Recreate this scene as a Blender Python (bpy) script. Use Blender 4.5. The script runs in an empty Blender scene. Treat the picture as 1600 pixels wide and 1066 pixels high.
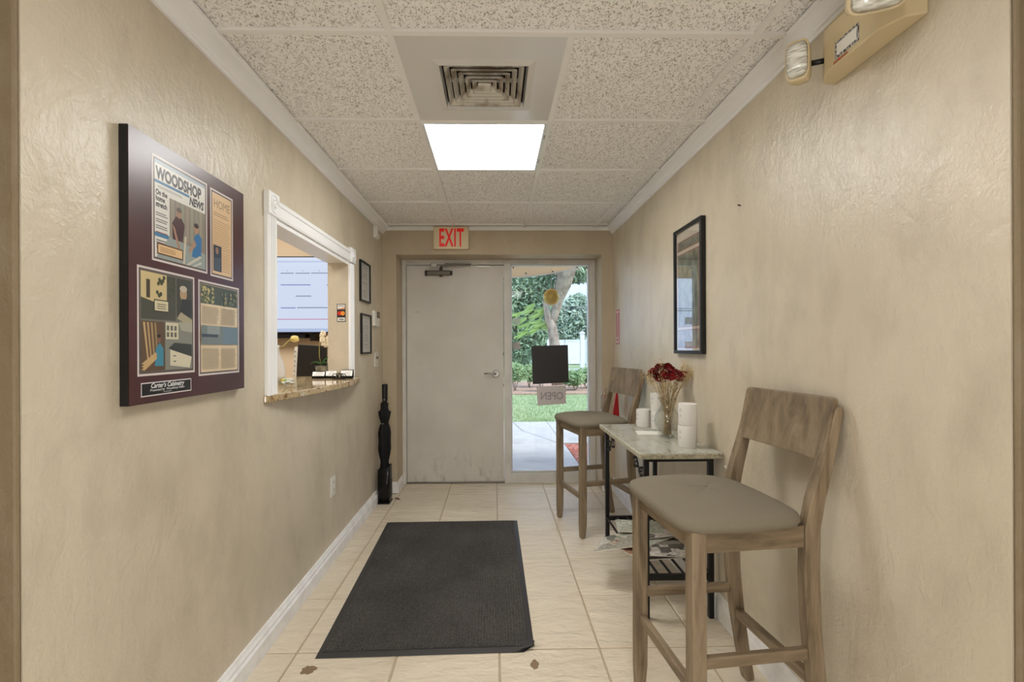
import bpy, math, random
from mathutils import Vector, Matrix
random.seed(7)
S = bpy.context.scene
R = math.radians
PI = math.pi

# ------------------------------------------------------------------ camera
cam = bpy.data.cameras.new('camera'); camo = bpy.data.objects.new('camera', cam)
S.collection.objects.link(camo); S.camera = camo
cam.sensor_fit = 'HORIZONTAL'; cam.sensor_width = 36; cam.lens = 740/1600*36
cam.shift_x = 13/1600; cam.shift_y = 10/1600
cam.clip_start = .02; cam.clip_end = 500
camo.matrix_world = (Matrix.Translation((0, 0, 1.25)) @ Matrix.Rotation(R(-1.1), 4, 'Z')
                     @ Matrix.Rotation(R(90), 4, 'X') @ Matrix.Rotation(R(-.25), 4, 'Z'))

# ------------------------------------------------------------------ exposure, world, sun, area lights
S.view_settings.view_transform = 'Standard'; S.view_settings.look = 'None'
S.view_settings.exposure = 0.1; S.view_settings.gamma = 1.0
S.view_settings.use_curve_mapping = False
SKY = 2.1; SUN = 3.0; FIX = 17; REAR = 20; OVER = 9; LOBBY = 54; OFFICE = 30

w = bpy.data.worlds.new('sky'); S.world = w; w.use_nodes = True
nt = w.node_tree; nt.nodes.clear()
o_ = nt.nodes.new('ShaderNodeOutputWorld'); b_ = nt.nodes.new('ShaderNodeBackground')
tc = nt.nodes.new('ShaderNodeTexCoord'); no = nt.nodes.new('ShaderNodeTexNoise')
no.inputs['Scale'].default_value = 3.0; no.inputs['Detail'].default_value = 5
cr = nt.nodes.new('ShaderNodeValToRGB')
cr.color_ramp.elements[0].position = .35; cr.color_ramp.elements[0].color = (.42, .57, .88, 1)
cr.color_ramp.elements[1].position = .7; cr.color_ramp.elements[1].color = (.62, .74, .94, 1)
nt.links.new(tc.outputs['Generated'], no.inputs['Vector']); nt.links.new(no.outputs[0], cr.inputs[0])
nt.links.new(cr.outputs[0], b_.inputs['Color']); b_.inputs['Strength'].default_value = SKY
nt.links.new(b_.outputs[0], o_.inputs[0])

def light(name, kind, loc, rot, energy, color=(1, 1, 1), size=1, sy=None):
    l = bpy.data.lights.new(name, kind); l.energy = energy; l.color = color
    if kind == 'AREA':
        l.shape = 'RECTANGLE'; l.size = size; l.size_y = sy or size
    if kind == 'SUN': l.angle = R(12)
    o = bpy.data.objects.new(name, l); o.location = loc; o.rotation_euler = [R(a) for a in rot]
    S.collection.objects.link(o); return o
light('sun', 'SUN', (0, 20, 10), (38, 0, 60), SUN, (1, .96, .88))
# unseen lights added for brightness: fill behind the camera, fill above it, office fill
light('added_lobby_fill', 'AREA', (0, -1.6, 2.42), (0, 0, 0), REAR, (.99, .98, .96), 1.2, 1.2)
light('added_overhead_fill', 'AREA', (0, .55, 2.27), (0, 0, 0), OVER, (1, .985, .96), .57, .57)
lf = light('added_low_fill', 'POINT', (0, -.8, .6), (0, 0, 0), LOBBY, (.99, .98, .96)); lf.data.shadow_soft_size = .3  # unseen low fill behind the camera, added to brighten ceiling and near walls
light('added_office_fill', 'AREA', (-2.0, 2.9, 2.40), (0, 0, 0), OFFICE, (1, .94, .85), .9, .9)

# ------------------------------------------------------------------ mesh helpers
ORG = {}
class M:
    def __init__(s): s.v = []; s.f = []; s.m = []; s.sm = []
    def add(s, vs, fs, mi=0, smooth=False):
        b = len(s.v); s.v += [tuple(v) for v in vs]
        for f in fs: s.f.append([b+i for i in f]); s.m.append(mi); s.sm.append(smooth)
        return s
    def box(s, x0, x1, y0, y1, z0, z1, mi=0):
        return s.add([(x0,y0,z0),(x1,y0,z0),(x1,y1,z0),(x0,y1,z0),(x0,y0,z1),(x1,y0,z1),(x1,y1,z1),(x0,y1,z1)],
            [(0,3,2,1),(4,5,6,7),(0,1,5,4),(1,2,6,5),(2,3,7,6),(3,0,4,7)], mi)
    def cbox(s, c, h, mi=0): return s.box(c[0]-h[0],c[0]+h[0],c[1]-h[1],c[1]+h[1],c[2]-h[2],c[2]+h[2],mi)
    def obox(s, c, h, mat, mi=0):   # oriented box
        vs = [Vector(c)+mat@Vector((sx*h[0],sy*h[1],sz*h[2])) for sz in (-1,1) for sx,sy in ((-1,-1),(1,-1),(1,1),(-1,1))]
        return s.add(vs, [(0,3,2,1),(4,5,6,7),(0,1,5,4),(1,2,6,5),(2,3,7,6),(3,0,4,7)], mi)
    def prism(s, poly, ax, a, b, mi=0):    # poly of 2-D points extruded along axis
        def P(p, t): return {'X':(t,p[0],p[1]), 'Y':(p[0],t,p[1]), 'Z':(p[0],p[1],t)}[ax]
        n = len(poly); vs = [P(p,a) for p in poly]+[P(p,b) for p in poly]
        return s.add(vs, [tuple(range(n))[::-1], tuple(range(n,2*n))]+[(i,(i+1)%n,n+(i+1)%n,n+i) for i in range(n)], mi)
    def loft(s, rings, mi=0, cap=True, smooth=True):
        n = len(rings[0]); vs = [p for r in rings for p in r]; fs = []
        for k in range(len(rings)-1):
            for i in range(n): fs.append((k*n+i, k*n+(i+1)%n, (k+1)*n+(i+1)%n, (k+1)*n+i))
        s.add(vs, fs, mi, smooth)
        if cap:
            b = len(s.v)-len(vs); L = len(rings)-1
            s.f.append([b+i for i in range(n)][::-1]); s.m.append(mi); s.sm.append(False)
            s.f.append([b+L*n+i for i in range(n)]); s.m.append(mi); s.sm.append(False)
        return s
    def lathe(s, prof, c=(0,0,0), seg=24, mi=0, cap=True, smooth=True):
        return s.loft([[(c[0]+r*math.cos(2*PI*i/seg), c[1]+r*math.sin(2*PI*i/seg), c[2]+z) for i in range(seg)] for r, z in prof], mi, cap, smooth)
    def tube(s, pts, r, seg=8, mi=0, smooth=True):
        pts = [Vector(p) for p in pts]; rings = []
        up = Vector((0,0,1)); d0 = (pts[1]-pts[0]).normalized()
        if abs(d0.dot(up)) > .9: up = Vector((1,0,0))
        for i, p in enumerate(pts):
            d = (pts[min(i+1,len(pts)-1)]-pts[max(i-1,0)]).normalized()
            a = d.cross(up); 
            if a.length < 1e-4: a = d.cross(Vector((0,1,0)))
            a.normalize(); b = d.cross(a); up = -b if False else up
            rr = r[i] if isinstance(r,(list,tuple)) else r
            rings.append([p+a*rr*math.cos(2*PI*k/seg)+b*rr*math.sin(2*PI*k/seg) for k in range(seg)])
        return s.loft(rings, mi, True, smooth)
    def sphere(s, c, r, seg=14, rings=9, mi=0, sc=(1,1,1)):
        rr = []
        for j in range(rings+1):
            t = PI*(.02+.96*j/rings)-PI/2
            rr.append([(c[0]+sc[0]*r*math.cos(t)*math.cos(2*PI*i/seg), c[1]+sc[1]*r*math.cos(t)*math.sin(2*PI*i/seg), c[2]+sc[2]*r*math.sin(t)) for i in range(seg)])
        return s.loft(rr, mi)
    def rects(s, secs, mi=0, smooth=False):  # loft of rectangles (cx,cy,z,hx,hy)
        return s.loft([[(x-a,y-b,z),(x+a,y-b,z),(x+a,y+b,z),(x-a,y+b,z)] for x,y,z,a,b in secs], mi, True, smooth)
    def build(s, name, mats, parent=None, bevel=0, seg=2, kind=None, smooth_all=False):
        me = bpy.data.meshes.new(name)
        o = ORG.get(parent.name, Vector((0,0,0))) if parent else Vector((0,0,0))
        me.from_pydata([Vector(v)-o for v in s.v], [], s.f)
        if not isinstance(mats, (list, tuple)): mats = [mats]
        for m in mats: me.materials.append(m)
        me.polygons.foreach_set('material_index', s.m)
        me.polygons.foreach_set('use_smooth', [x or smooth_all for x in s.sm])
        me.update()
        ob = bpy.data.objects.new(name, me); S.collection.objects.link(ob)
        if parent: ob.parent = parent; ORG[ob.name] = o
        if bevel:
            md = ob.modifiers.new('bevel', 'BEVEL'); md.width = bevel; md.segments = seg; md.limit_method = 'ANGLE'; md.angle_limit = R(40)
        if kind: ob['kind'] = kind
        return ob
def fixn(o):
    import bmesh
    b = bmesh.new(); b.from_mesh(o.data); bmesh.ops.recalc_face_normals(b, faces=b.faces); b.to_mesh(o.data); b.free(); return o
def tag(o, label, cat, group=None):
    o['label'] = label; o['category'] = cat
    if group: o['group'] = group
    return o
def thing(name, loc, label, cat, group=None):
    o = bpy.data.objects.new(name, None); S.collection.objects.link(o); o.location = loc
    o.empty_display_size = .05; ORG[o.name] = Vector(loc); return tag(o, label, cat, group)
def single(name, loc):   # mesh thing: builds with its origin at loc
    o = bpy.data.objects.new('_tmp', None); ORG['_tmp'] = Vector(loc)
def build_single(mb, name, mats, loc, label, cat, group=None, **k):
    L = Vector(loc); mb.v = [tuple(Vector(v)-L) for v in mb.v]
    o = mb.build(name, mats, None, **k); o.location = L; return tag(o, label, cat, group)
def struct(o, parent=None):
    o['kind'] = 'structure'; return o
def dup(o, parent=None, link=True):
    c = o.copy(); S.collection.objects.link(c)
    if parent: c.parent = parent
    for ch in [x for x in o.children]: dup(ch, c)
    return c
def text_mesh(body, size, mat3, loc, ext=.0004, bold=0, sx=1.0, align='LEFT', shear=0, space=1):
    cu = bpy.data.curves.new('t', 'FONT'); cu.body = body; cu.size = size; cu.extrude = ext; cu.offset = bold
    cu.align_x = align; cu.shear = shear; cu.resolution_u = 3; cu.space_character = space
    ob = bpy.data.objects.new('t', cu); S.collection.objects.link(ob)
    dg = bpy.context.evaluated_depsgraph_get(); dg.update()
    me = bpy.data.meshes.new_from_object(ob.evaluated_get(dg))
    vs = [Vector(loc)+mat3@Vector((v.co.x*sx, v.co.y, v.co.z)) for v in me.vertices]
    fs = [tuple(p.vertices) for p in me.polygons]
    bpy.data.objects.remove(ob); bpy.data.curves.remove(cu); bpy.data.meshes.remove(me)
    return vs, fs
FRONT = Matrix(((1,0,0),(0,0,-1),(0,1,0)))        # text facing -Y
BACKF = Matrix(((-1,0,0),(0,0,1),(0,1,0)))        # text facing +Y (seen mirrored from inside)
LEFTW = Matrix(((0,0,1),(1,0,0),(0,1,0)))         # text on left wall, facing +X
RIGHTW = Matrix(((0,0,-1),(-1,0,0),(0,1,0)))

# ------------------------------------------------------------------ materials
def srgb(r, g, b):
    f = lambda c: (c/255/12.92) if c/255 <= .04045 else ((c/255+.055)/1.055)**2.4
    return (f(r), f(g), f(b), 1)
def mat(name, col, rough=.5, metal=0, spec=.5, emit=None, es=0, coat=0):
    m = bpy.data.materials.new(name); m.use_nodes = True
    p = m.node_tree.nodes['Principled BSDF']
    p.inputs['Base Color'].default_value = col; p.inputs['Roughness'].default_value = rough
    p.inputs['Metallic'].default_value = metal; p.inputs['Specular IOR Level'].default_value = spec
    if emit: p.inputs['Emission Color'].default_value = emit; p.inputs['Emission Strength'].default_value = es
    if coat: p.inputs['Coat Weight'].default_value = coat; p.inputs['Coat Roughness'].default_value = .2
    return m
def N(m, t, **kw):
    n = m.node_tree.nodes.new(t)
    for k, v in kw.items():
        if k in n.inputs: n.inputs[k].default_value = v
        else: setattr(n, k, v)
    return n
def LK(m, a, b): m.node_tree.links.new(a, b)
def coords(m, kind='Position', scale=(1,1,1), rnd=False):
    if kind == 'Position': g = N(m, 'ShaderNodeNewGeometry').outputs['Position']
    else: g = N(m, 'ShaderNodeTexCoord').outputs[kind]
    mp = N(m, 'ShaderNodeMapping'); mp.inputs['Scale'].default_value = scale; LK(m, g, mp.inputs['Vector'])
    if rnd:
        oi = N(m, 'ShaderNodeObjectInfo'); mul = N(m, 'ShaderNodeMath', operation='MULTIPLY'); mul.inputs[1].default_value = 37.0
        LK(m, oi.outputs['Random'], mul.inputs[0]); cb = N(m, 'ShaderNodeCombineXYZ')
        LK(m, mul.outputs[0], cb.inputs[0]); LK(m, mul.outputs[0], cb.inputs[2]); LK(m, cb.outputs[0], mp.inputs['Location'])
    return mp.outputs[0]
def ramp(m, fac, stops):
    r = N(m, 'ShaderNodeValToRGB'); e = r.color_ramp.elements
    while len(e) < len(stops): e.new(.5)
    for i, (p, c) in enumerate(stops): e[i].position = p; e[i].color = c
    LK(m, fac, r.inputs[0]); return r.outputs[0]
def noisemat(name, stops, scale=5, detail=6, rough=.5, vs=(1,1,1), bump=0, bscale=None, bdist=.002, kind='Position', rnd=False, spec=.5, dist=0, coat=0, rr=None):
    m = mat(name, (1,1,1,1), rough, spec=spec, coat=coat); p = m.node_tree.nodes['Principled BSDF']
    c = coords(m, kind, vs, rnd)
    n = N(m, 'ShaderNodeTexNoise', Scale=scale, Detail=detail, Distortion=dist); LK(m, c, n.inputs['Vector'])
    LK(m, ramp(m, n.outputs[0], stops), p.inputs['Base Color'])
    if rr: LK(m, ramp(m, n.outputs[0], [(.3,(rr[0],)*3+(1,)),(.7,(rr[1],)*3+(1,))]), p.inputs['Roughness'])
    if bump:
        n2 = N(m, 'ShaderNodeTexNoise', Scale=bscale or scale, Detail=5, Distortion=dist); LK(m, c, n2.inputs['Vector'])
        b = N(m, 'ShaderNodeBump', Strength=bump, Distance=bdist); LK(m, n2.outputs[0], b.inputs['Height']); LK(m, b.outputs[0], p.inputs['Normal'])
    return m

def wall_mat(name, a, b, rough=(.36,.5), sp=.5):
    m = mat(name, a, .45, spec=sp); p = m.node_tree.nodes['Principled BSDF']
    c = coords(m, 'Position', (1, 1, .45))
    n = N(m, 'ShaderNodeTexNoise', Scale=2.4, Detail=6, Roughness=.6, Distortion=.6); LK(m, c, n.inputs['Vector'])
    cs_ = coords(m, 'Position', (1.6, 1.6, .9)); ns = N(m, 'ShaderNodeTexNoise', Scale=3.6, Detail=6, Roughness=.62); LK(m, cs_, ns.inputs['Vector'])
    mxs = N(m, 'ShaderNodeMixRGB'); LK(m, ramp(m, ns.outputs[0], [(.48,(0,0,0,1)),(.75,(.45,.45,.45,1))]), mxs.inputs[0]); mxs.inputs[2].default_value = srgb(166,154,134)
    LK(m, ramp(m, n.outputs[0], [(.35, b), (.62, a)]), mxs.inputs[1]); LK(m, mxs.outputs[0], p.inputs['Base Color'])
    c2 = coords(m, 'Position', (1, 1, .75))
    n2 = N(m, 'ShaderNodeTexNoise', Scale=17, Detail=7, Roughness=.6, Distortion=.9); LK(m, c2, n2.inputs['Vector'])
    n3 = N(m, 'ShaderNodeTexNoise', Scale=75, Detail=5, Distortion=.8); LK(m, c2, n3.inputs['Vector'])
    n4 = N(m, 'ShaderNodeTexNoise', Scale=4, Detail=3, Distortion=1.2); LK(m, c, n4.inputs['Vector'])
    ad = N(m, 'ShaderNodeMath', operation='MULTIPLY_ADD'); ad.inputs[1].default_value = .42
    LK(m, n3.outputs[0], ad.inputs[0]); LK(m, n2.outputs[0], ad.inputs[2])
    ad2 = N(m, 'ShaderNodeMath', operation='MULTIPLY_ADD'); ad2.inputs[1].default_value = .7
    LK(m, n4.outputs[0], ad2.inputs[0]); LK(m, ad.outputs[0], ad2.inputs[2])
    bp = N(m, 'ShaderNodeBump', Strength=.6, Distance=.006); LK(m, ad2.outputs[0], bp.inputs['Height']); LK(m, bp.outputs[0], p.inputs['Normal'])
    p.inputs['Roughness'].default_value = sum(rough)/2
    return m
WALL = wall_mat('trowelled_beige_paint', srgb(212,200,178), srgb(202,190,167), (.29,.41), .85)
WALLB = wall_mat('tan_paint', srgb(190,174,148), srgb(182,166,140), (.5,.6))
WALLC = wall_mat('shade_darkened_tan', srgb(134,118,90), srgb(126,108,82), (.5,.6))  # darker tan carries the shade on the camera-facing return walls
WALLO = mat('office_cream_paint', srgb(228,208,180), .7)
WHITE = mat('white_trim_paint', srgb(244,244,245), .35)
WHITE2 = noisemat('scuffed_white_trim', [(.3, srgb(228,226,223)), (.6, srgb(242,241,240))], 14, rough=.4)
GRIDM = mat('ceiling_grid_white', srgb(236,234,230), .45)
ALU = mat('aluminium_white', srgb(212,212,212), .3)
BLACK = mat('black_plastic', srgb(13,13,14), .38, spec=.4)
BLACKM = mat('black_metal', srgb(18,18,20), .38, .3)
CHROME = mat('brushed_steel', srgb(168,164,158), .38, 1)
DARKG = mat('dark_bronze', srgb(105,98,88), .45, .6)
PLASTIC = mat('white_plastic', srgb(228,225,216), .35)
BEIGEP = mat('beige_plastic', srgb(206,188,150), .4)
RED = mat('red_sign_paint', srgb(205,20,18), .4, emit=srgb(205,20,18), es=.25)
PAPER = mat('white_paper', srgb(232,230,222), .7)
INK = mat('black_ink', srgb(38,36,36), .6)
GREYINK = mat('grey_ink', srgb(120,120,120), .7)

def ceil_tile_mat():
    m = mat('fissured_ceiling_tile', srgb(216,209,196), .85, spec=.2); p = m.node_tree.nodes['Principled BSDF']
    c = coords(m, 'Position', (1, .8, 1), True)
    nz = N(m, 'ShaderNodeTexNoise', Scale=26, Detail=3); LK(m, c, nz.inputs['Vector'])
    mx = N(m, 'ShaderNodeMixRGB', Fac=.045); LK(m, c, mx.inputs[1]); LK(m, nz.outputs[1], mx.inputs[2])
    v = N(m, 'ShaderNodeTexVoronoi', Scale=120); LK(m, mx.outputs[0], v.inputs['Vector'])
    n2 = N(m, 'ShaderNodeTexNoise', Scale=85, Detail=2, Distortion=1.5); LK(m, c, n2.inputs['Vector'])
    r1 = ramp(m, v.outputs['Distance'], [(.18,(0,0,0,1)),(.42,(1,1,1,1))])
    r2 = ramp(m, n2.outputs[0], [(.31,(0,0,0,1)),(.40,(1,1,1,1))])
    r3 = ramp(m, n2.outputs[0], [(.46,(1,1,1,1)),(.54,(0,0,0,1))])
    mxx = N(m, 'ShaderNodeMixRGB', Fac=1.0, blend_type='LIGHTEN'); LK(m, r1, mxx.inputs[1]); LK(m, r3, mxx.inputs[2])
    mu = N(m, 'ShaderNodeMixRGB', Fac=1.0, blend_type='MULTIPLY'); LK(m, mxx.outputs[0], mu.inputs[1]); LK(m, r2, mu.inputs[2])
    cm = N(m, 'ShaderNodeMixRGB'); LK(m, mu.outputs[0], cm.inputs[0]); cm.inputs[1].default_value = srgb(172,164,152); cm.inputs[2].default_value = srgb(248,246,243)
    LK(m, cm.outputs[0], p.inputs['Base Color'])
    b = N(m, 'ShaderNodeBump', Strength=.8, Distance=.003); LK(m, mu.outputs[0], b.inputs['Height']); LK(m, b.outputs[0], p.inputs['Normal'])
    return m
CTILE = ceil_tile_mat()

def floor_tile_mat():
    m = mat('slate_relief_ceramic', srgb(214,198,168), .27, spec=.6); p = m.node_tree.nodes['Principled BSDF']
    c = coords(m, 'Position', (1, 1, 1), True)
    n = N(m, 'ShaderNodeTexNoise', Scale=2.5, Detail=4, Roughness=.5); LK(m, c, n.inputs['Vector'])
    LK(m, ramp(m, n.outputs[0], [(.3, srgb(216,203,180)), (.7, srgb(226,214,193))]), p.inputs['Base Color'])
    c2 = coords(m, 'Position', (1, 2.4, 1), True)
    n2 = N(m, 'ShaderNodeTexNoise', Scale=6.5, Detail=8, Roughness=.6, Distortion=.35); LK(m, c2, n2.inputs['Vector'])
    b = N(m, 'ShaderNodeBump', Strength=.8, Distance=.022); LK(m, n2.outputs[0], b.inputs['Height']); LK(m, b.outputs[0], p.inputs['Normal'])
    return m
FTILE = floor_tile_mat()
GROUT = mat('grout', srgb(176,160,134), .85)

def wood(name, vs):
    m = mat(name, (1,1,1,1), .5); p = m.node_tree.nodes['Principled BSDF']
    c = coords(m, 'Object', vs, True)
    n = N(m, 'ShaderNodeTexNoise', Scale=7, Detail=9, Roughness=.62, Distortion=.5); LK(m, c, n.inputs['Vector'])
    LK(m, ramp(m, n.outputs[0], [(.28, srgb(86,72,54)), (.45, srgb(122,105,82)), (.62, srgb(146,128,104)), (.8, srgb(106,90,69))]), p.inputs['Base Color'])
    b = N(m, 'ShaderNodeBump', Strength=.2, Distance=.001); LK(m, n.outputs[0], b.inputs['Height']); LK(m, b.outputs[0], p.inputs['Normal'])
    return m
WZ = wood('washed_oak_upright', (4,4,.5)); WX = wood('washed_oak_lengthwise', (.5,4,4)); WY = wood('washed_oak_crosswise', (4,.5,4)); WP = wood('washed_oak_panel', (2.2,2.2,.8))
FABRIC = noisemat('taupe_fabric', [(.35, srgb(127,119,103)), (.65, srgb(131,123,107))], 300, rough=.9, bump=.25, bscale=900, bdist=.0008, kind='Object', spec=.2)

def granite(name, stops, scale, rough=.15):
    m = mat(name, (1,1,1,1), rough); p = m.node_tree.nodes['Principled BSDF']
    c = coords(m, 'Position', (1,1,1))
    n = N(m, 'ShaderNodeTexNoise', Scale=scale, Detail=10, Roughness=.75, Distortion=.4); LK(m, c, n.inputs['Vector'])
    LK(m, ramp(m, n.outputs[0], stops), p.inputs['Base Color']); return m
GRAN = granite('gold_granite', [(.36, srgb(52,38,26)), (.43, srgb(140,108,66)), (.5, srgb(206,186,148)), (.56, srgb(150,126,90)), (.62, srgb(222,210,184)), (.7, srgb(64,46,30))], 27, .08)
MARB = noisemat('grey_green_marble', [(.3, srgb(146,144,130)), (.45, srgb(178,177,164)), (.56, srgb(190,190,178)), (.66, srgb(160,158,144))], 7, 9, .14, (2.2,.7,1), dist=1.5)
MARBE = granite('rough_stone_edge', [(.35, srgb(130,124,104)), (.5, srgb(178,172,150)), (.65, srgb(206,202,184))], 60, .6)

def glass_mat(name, tint=(1,1,1,1), ior=1.45, rough=.0):
    m = bpy.data.materials.new(name); m.use_nodes = True; t = m.node_tree; t.nodes.clear()
    o = t.nodes.new('ShaderNodeOutputMaterial'); mx = t.nodes.new('ShaderNodeMixShader')
    tr = t.nodes.new('ShaderNodeBsdfTransparent'); tr.inputs[0].default_value = tint
    gl = t.nodes.new('ShaderNodeBsdfGlossy'); gl.inputs['Roughness'].default_value = rough
    lw = t.nodes.new('ShaderNodeLayerWeight'); lw.inputs[0].default_value = .5
    pw = t.nodes.new('ShaderNodeMath'); pw.operation = 'POWER'; pw.inputs[1].default_value = 4.5; t.links.new(lw.outputs['Facing'], pw.inputs[0])
    f0 = ((ior-1)/(ior+1))**2
    fr = t.nodes.new('ShaderNodeMath'); fr.operation = 'MULTIPLY_ADD'; fr.inputs[1].default_value = 1-f0; fr.inputs[2].default_value = f0; t.links.new(pw.outputs[0], fr.inputs[0])
    t.links.new(fr.outputs[0], mx.inputs[0]); t.links.new(tr.outputs[0], mx.inputs[1]); t.links.new(gl.outputs[0], mx.inputs[2]); t.links.new(mx.outputs[0], o.inputs[0])
    return m
GLASS = glass_mat('window_glass', (.93,.95,.96,1)); VGLASS = glass_mat('vase_glass', (.965,.975,.965,1), 1.6, .02); PGLASS = glass_mat('picture_glass', (.99,.99,.99,1), 2.2)
FILM = glass_mat('clear_film', (.9,.88,.88,1), 1.7, .15)

# =================================================================== SETTING
XL, XR, YB, ZC, YO = -.965, 1.03, 4.10, 2.293, 4.38
OY0, OY1, OZ0, OZ1 = 2.09, 3.15, 1.05, 1.822   # service opening
Y0 = .985                                      # near end of the corridor walls
m = M(); XT = -1.10
m.box(XT, XL, Y0, OY0, 0, 2.6); m.box(XT, XL, OY1, YB+.3, 0, 2.6); m.box(XT, XL, OY0, OY1, 0, OZ0-.03); m.box(XT, XL, OY0, OY1, OZ1, 2.6)
struct(m.build('wall_left', WALL))
struct(M().box(XR, XR+.13, .925, YB+.3, 0, 2.6).build('wall_right', WALL))
DX0, DX1, DZ = -.845, .93, 2.055
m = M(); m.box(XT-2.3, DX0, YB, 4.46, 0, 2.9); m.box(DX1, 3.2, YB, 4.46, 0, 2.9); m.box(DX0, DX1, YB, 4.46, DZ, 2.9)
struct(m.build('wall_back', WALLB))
# return walls facing the lobby, rounded corner
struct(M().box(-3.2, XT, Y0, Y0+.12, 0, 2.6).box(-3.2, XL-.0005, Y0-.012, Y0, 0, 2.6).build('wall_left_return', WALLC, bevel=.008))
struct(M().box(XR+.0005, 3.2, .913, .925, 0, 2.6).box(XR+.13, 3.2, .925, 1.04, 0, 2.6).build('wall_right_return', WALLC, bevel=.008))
# lobby behind the camera
m = M(); m.box(-3.3, -3.2, -3.6, 1, 0, 2.6); LOBW = mat('lobby_off_white', srgb(230,227,220), .8)
struct(m.build('wall_lobby_left', LOBW))
m = M(); m.box(3.2, 3.3, -3.6, 1, 0, 2.6); struct(m.build('wall_lobby_right', LOBW))
struct(M().box(-3.3, 3.3, -3.7, -3.6, 0, 2.6).build('wall_lobby_back', LOBW))
# lobby / office plenum ceilings, roof above all
struct(M().box(-3.3, 3.3, -3.7, .95, 2.45, 2.5).build('ceiling_lobby', GRIDM))
struct(M().box(-3.5, 3.4, -3.8, 4.46, 2.9, 3.0).build('roof', WALLB))
struct(M().box(XT-2.3, XT, .99+.12, YB, 2.45, 2.5).build('ceiling_office', mat('office_ceiling_white', srgb(225,220,210), .8)))
struct(M().box(XT-2.4, XT-2.3, .99, 4.46, 0, 2.9).build('wall_office_left', WALLO))
struct(M().box(XT-2.3, XT-.0, YB-.06, YB, 0, 2.6).build('wall_office_back', WALLO))

# ---- floor
fl = struct(M().box(-3.4, 3.4, -3.7, 4.44, -.1, -.0035).build('floor', GROUT))
TP = .4205; rows = [1.96+TP*k for k in range(-6, 7)]; cols = [.015+.4165*k for k in range(-3, 4)]
g = .0038; shared = None
for j in range(len(rows)-1):
    for i in range(len(cols)-1):
        x0, x1, y0, y1 = max(cols[i]+g, XL+.002), min(cols[i+1]-g, XR-.002), rows[j]+g, min(rows[j+1]-g, 4.435)
        if y0 > 4.43 or x1-x0 < .02: continue
        if y0 > 4.0 and (x1 <= DX0 or x0 >= DX1): continue
        if y1 > YB: x0 = max(x0, DX0+.002); x1 = min(x1, DX1-.002)
        full = abs((x1-x0)-(.4165-2*g)) < 1e-4 and abs((y1-y0)-(TP-2*g)) < 1e-4
        if full and shared:
            o = bpy.data.objects.new('floor_tile', shared); S.collection.objects.link(o); md = o.modifiers.new('bevel','BEVEL'); md.width = .003; md.segments = 1
        else:
            hx, hy = (x1-x0)/2, (y1-y0)/2
            o = M().box(-hx, hx, -hy, hy, -.008, 0).build('floor_tile', FTILE, bevel=.003, seg=1)
            if full: shared = o.data
        o.location = ((x0+x1)/2, (y0+y1)/2, random.uniform(-.0006,.0004)); o.parent = fl
STAIN = mat('chipped_tile_body', srgb(136,114,88), .9)
for cx_, cy_, r_, sq in ((-.73, 1.855, .030, .8), (.155, 1.86, .016, 1.9)):
    m = M(); n = 15; m.prism([(cx_+r_*(1+random.uniform(-.35,.35))*math.cos(2*PI*i/n), cy_+r_*sq*(1+random.uniform(-.3,.3))*math.sin(2*PI*i/n)) for i in range(n)], 'Z', .0001, .0009)
    o = m.build('stain', STAIN, fl)

# ---- ceiling
ce = struct(M().box(XL-.13, XR+.13, .9, YB+.02, ZC+.02, ZC+.035).build('ceiling', GRIDM))
gy = [.36+.0, .965, 1.572, 2.180, 2.785, 3.415, 4.025]; gx = [-.345, .262, .880]
m_ = .012
def ctile(x0, x1, y0, y1):
    hx, hy = (x1-x0)/2, (y1-y0)/2
    o = M().box(-hx, hx, -hy, hy, 0, .012).build('ceiling_tile', CTILE, bevel=.003, seg=1); o.location = ((x0+x1)/2, (y0+y1)/2, ZC+.008); o.parent = ce
ys = [.90]+gy[1:]+[YB]
for j in range(len(ys)-1):
    xs = [XL, gx[0], gx[1], gx[2], XR]
    if j == 1: xs = [XL, gx[0], gx[2], XR]
    for i in range(len(xs)-1):
        if abs(xs[i]-gx[0]) < 1e-6 and j in (2, 3): continue      # vent and light cells
        ctile(xs[i]+.002, xs[i+1]-.002, ys[j]+.002, ys[j+1]-.002)
for x in gx:
    m = M()
    if x == gx[1]: m.box(x-m_, x+m_, .90, .965, ZC-.003, ZC+.008); m.box(x-m_, x+m_, 1.572, YB, ZC-.003, ZC+.008)
    else: m.box(x-m_, x+m_, .90, YB, ZC-.003, ZC+.008)
    m.build('grid_bar', GRIDM, ce, bevel=.0008, seg=1)
for y in gy[1:]: M().box(XL, XR, y-m_, y+m_, ZC-.0035, ZC+.0078).build('grid_bar', GRIDM, ce, bevel=.0008, seg=1)
M().box(XL, XR, YB-.022, YB, ZC-.003, ZC+.003).box(XL, XR, YB-.003, YB, ZC-.03, ZC).build('wall_angle', GRIDM, ce)

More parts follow.
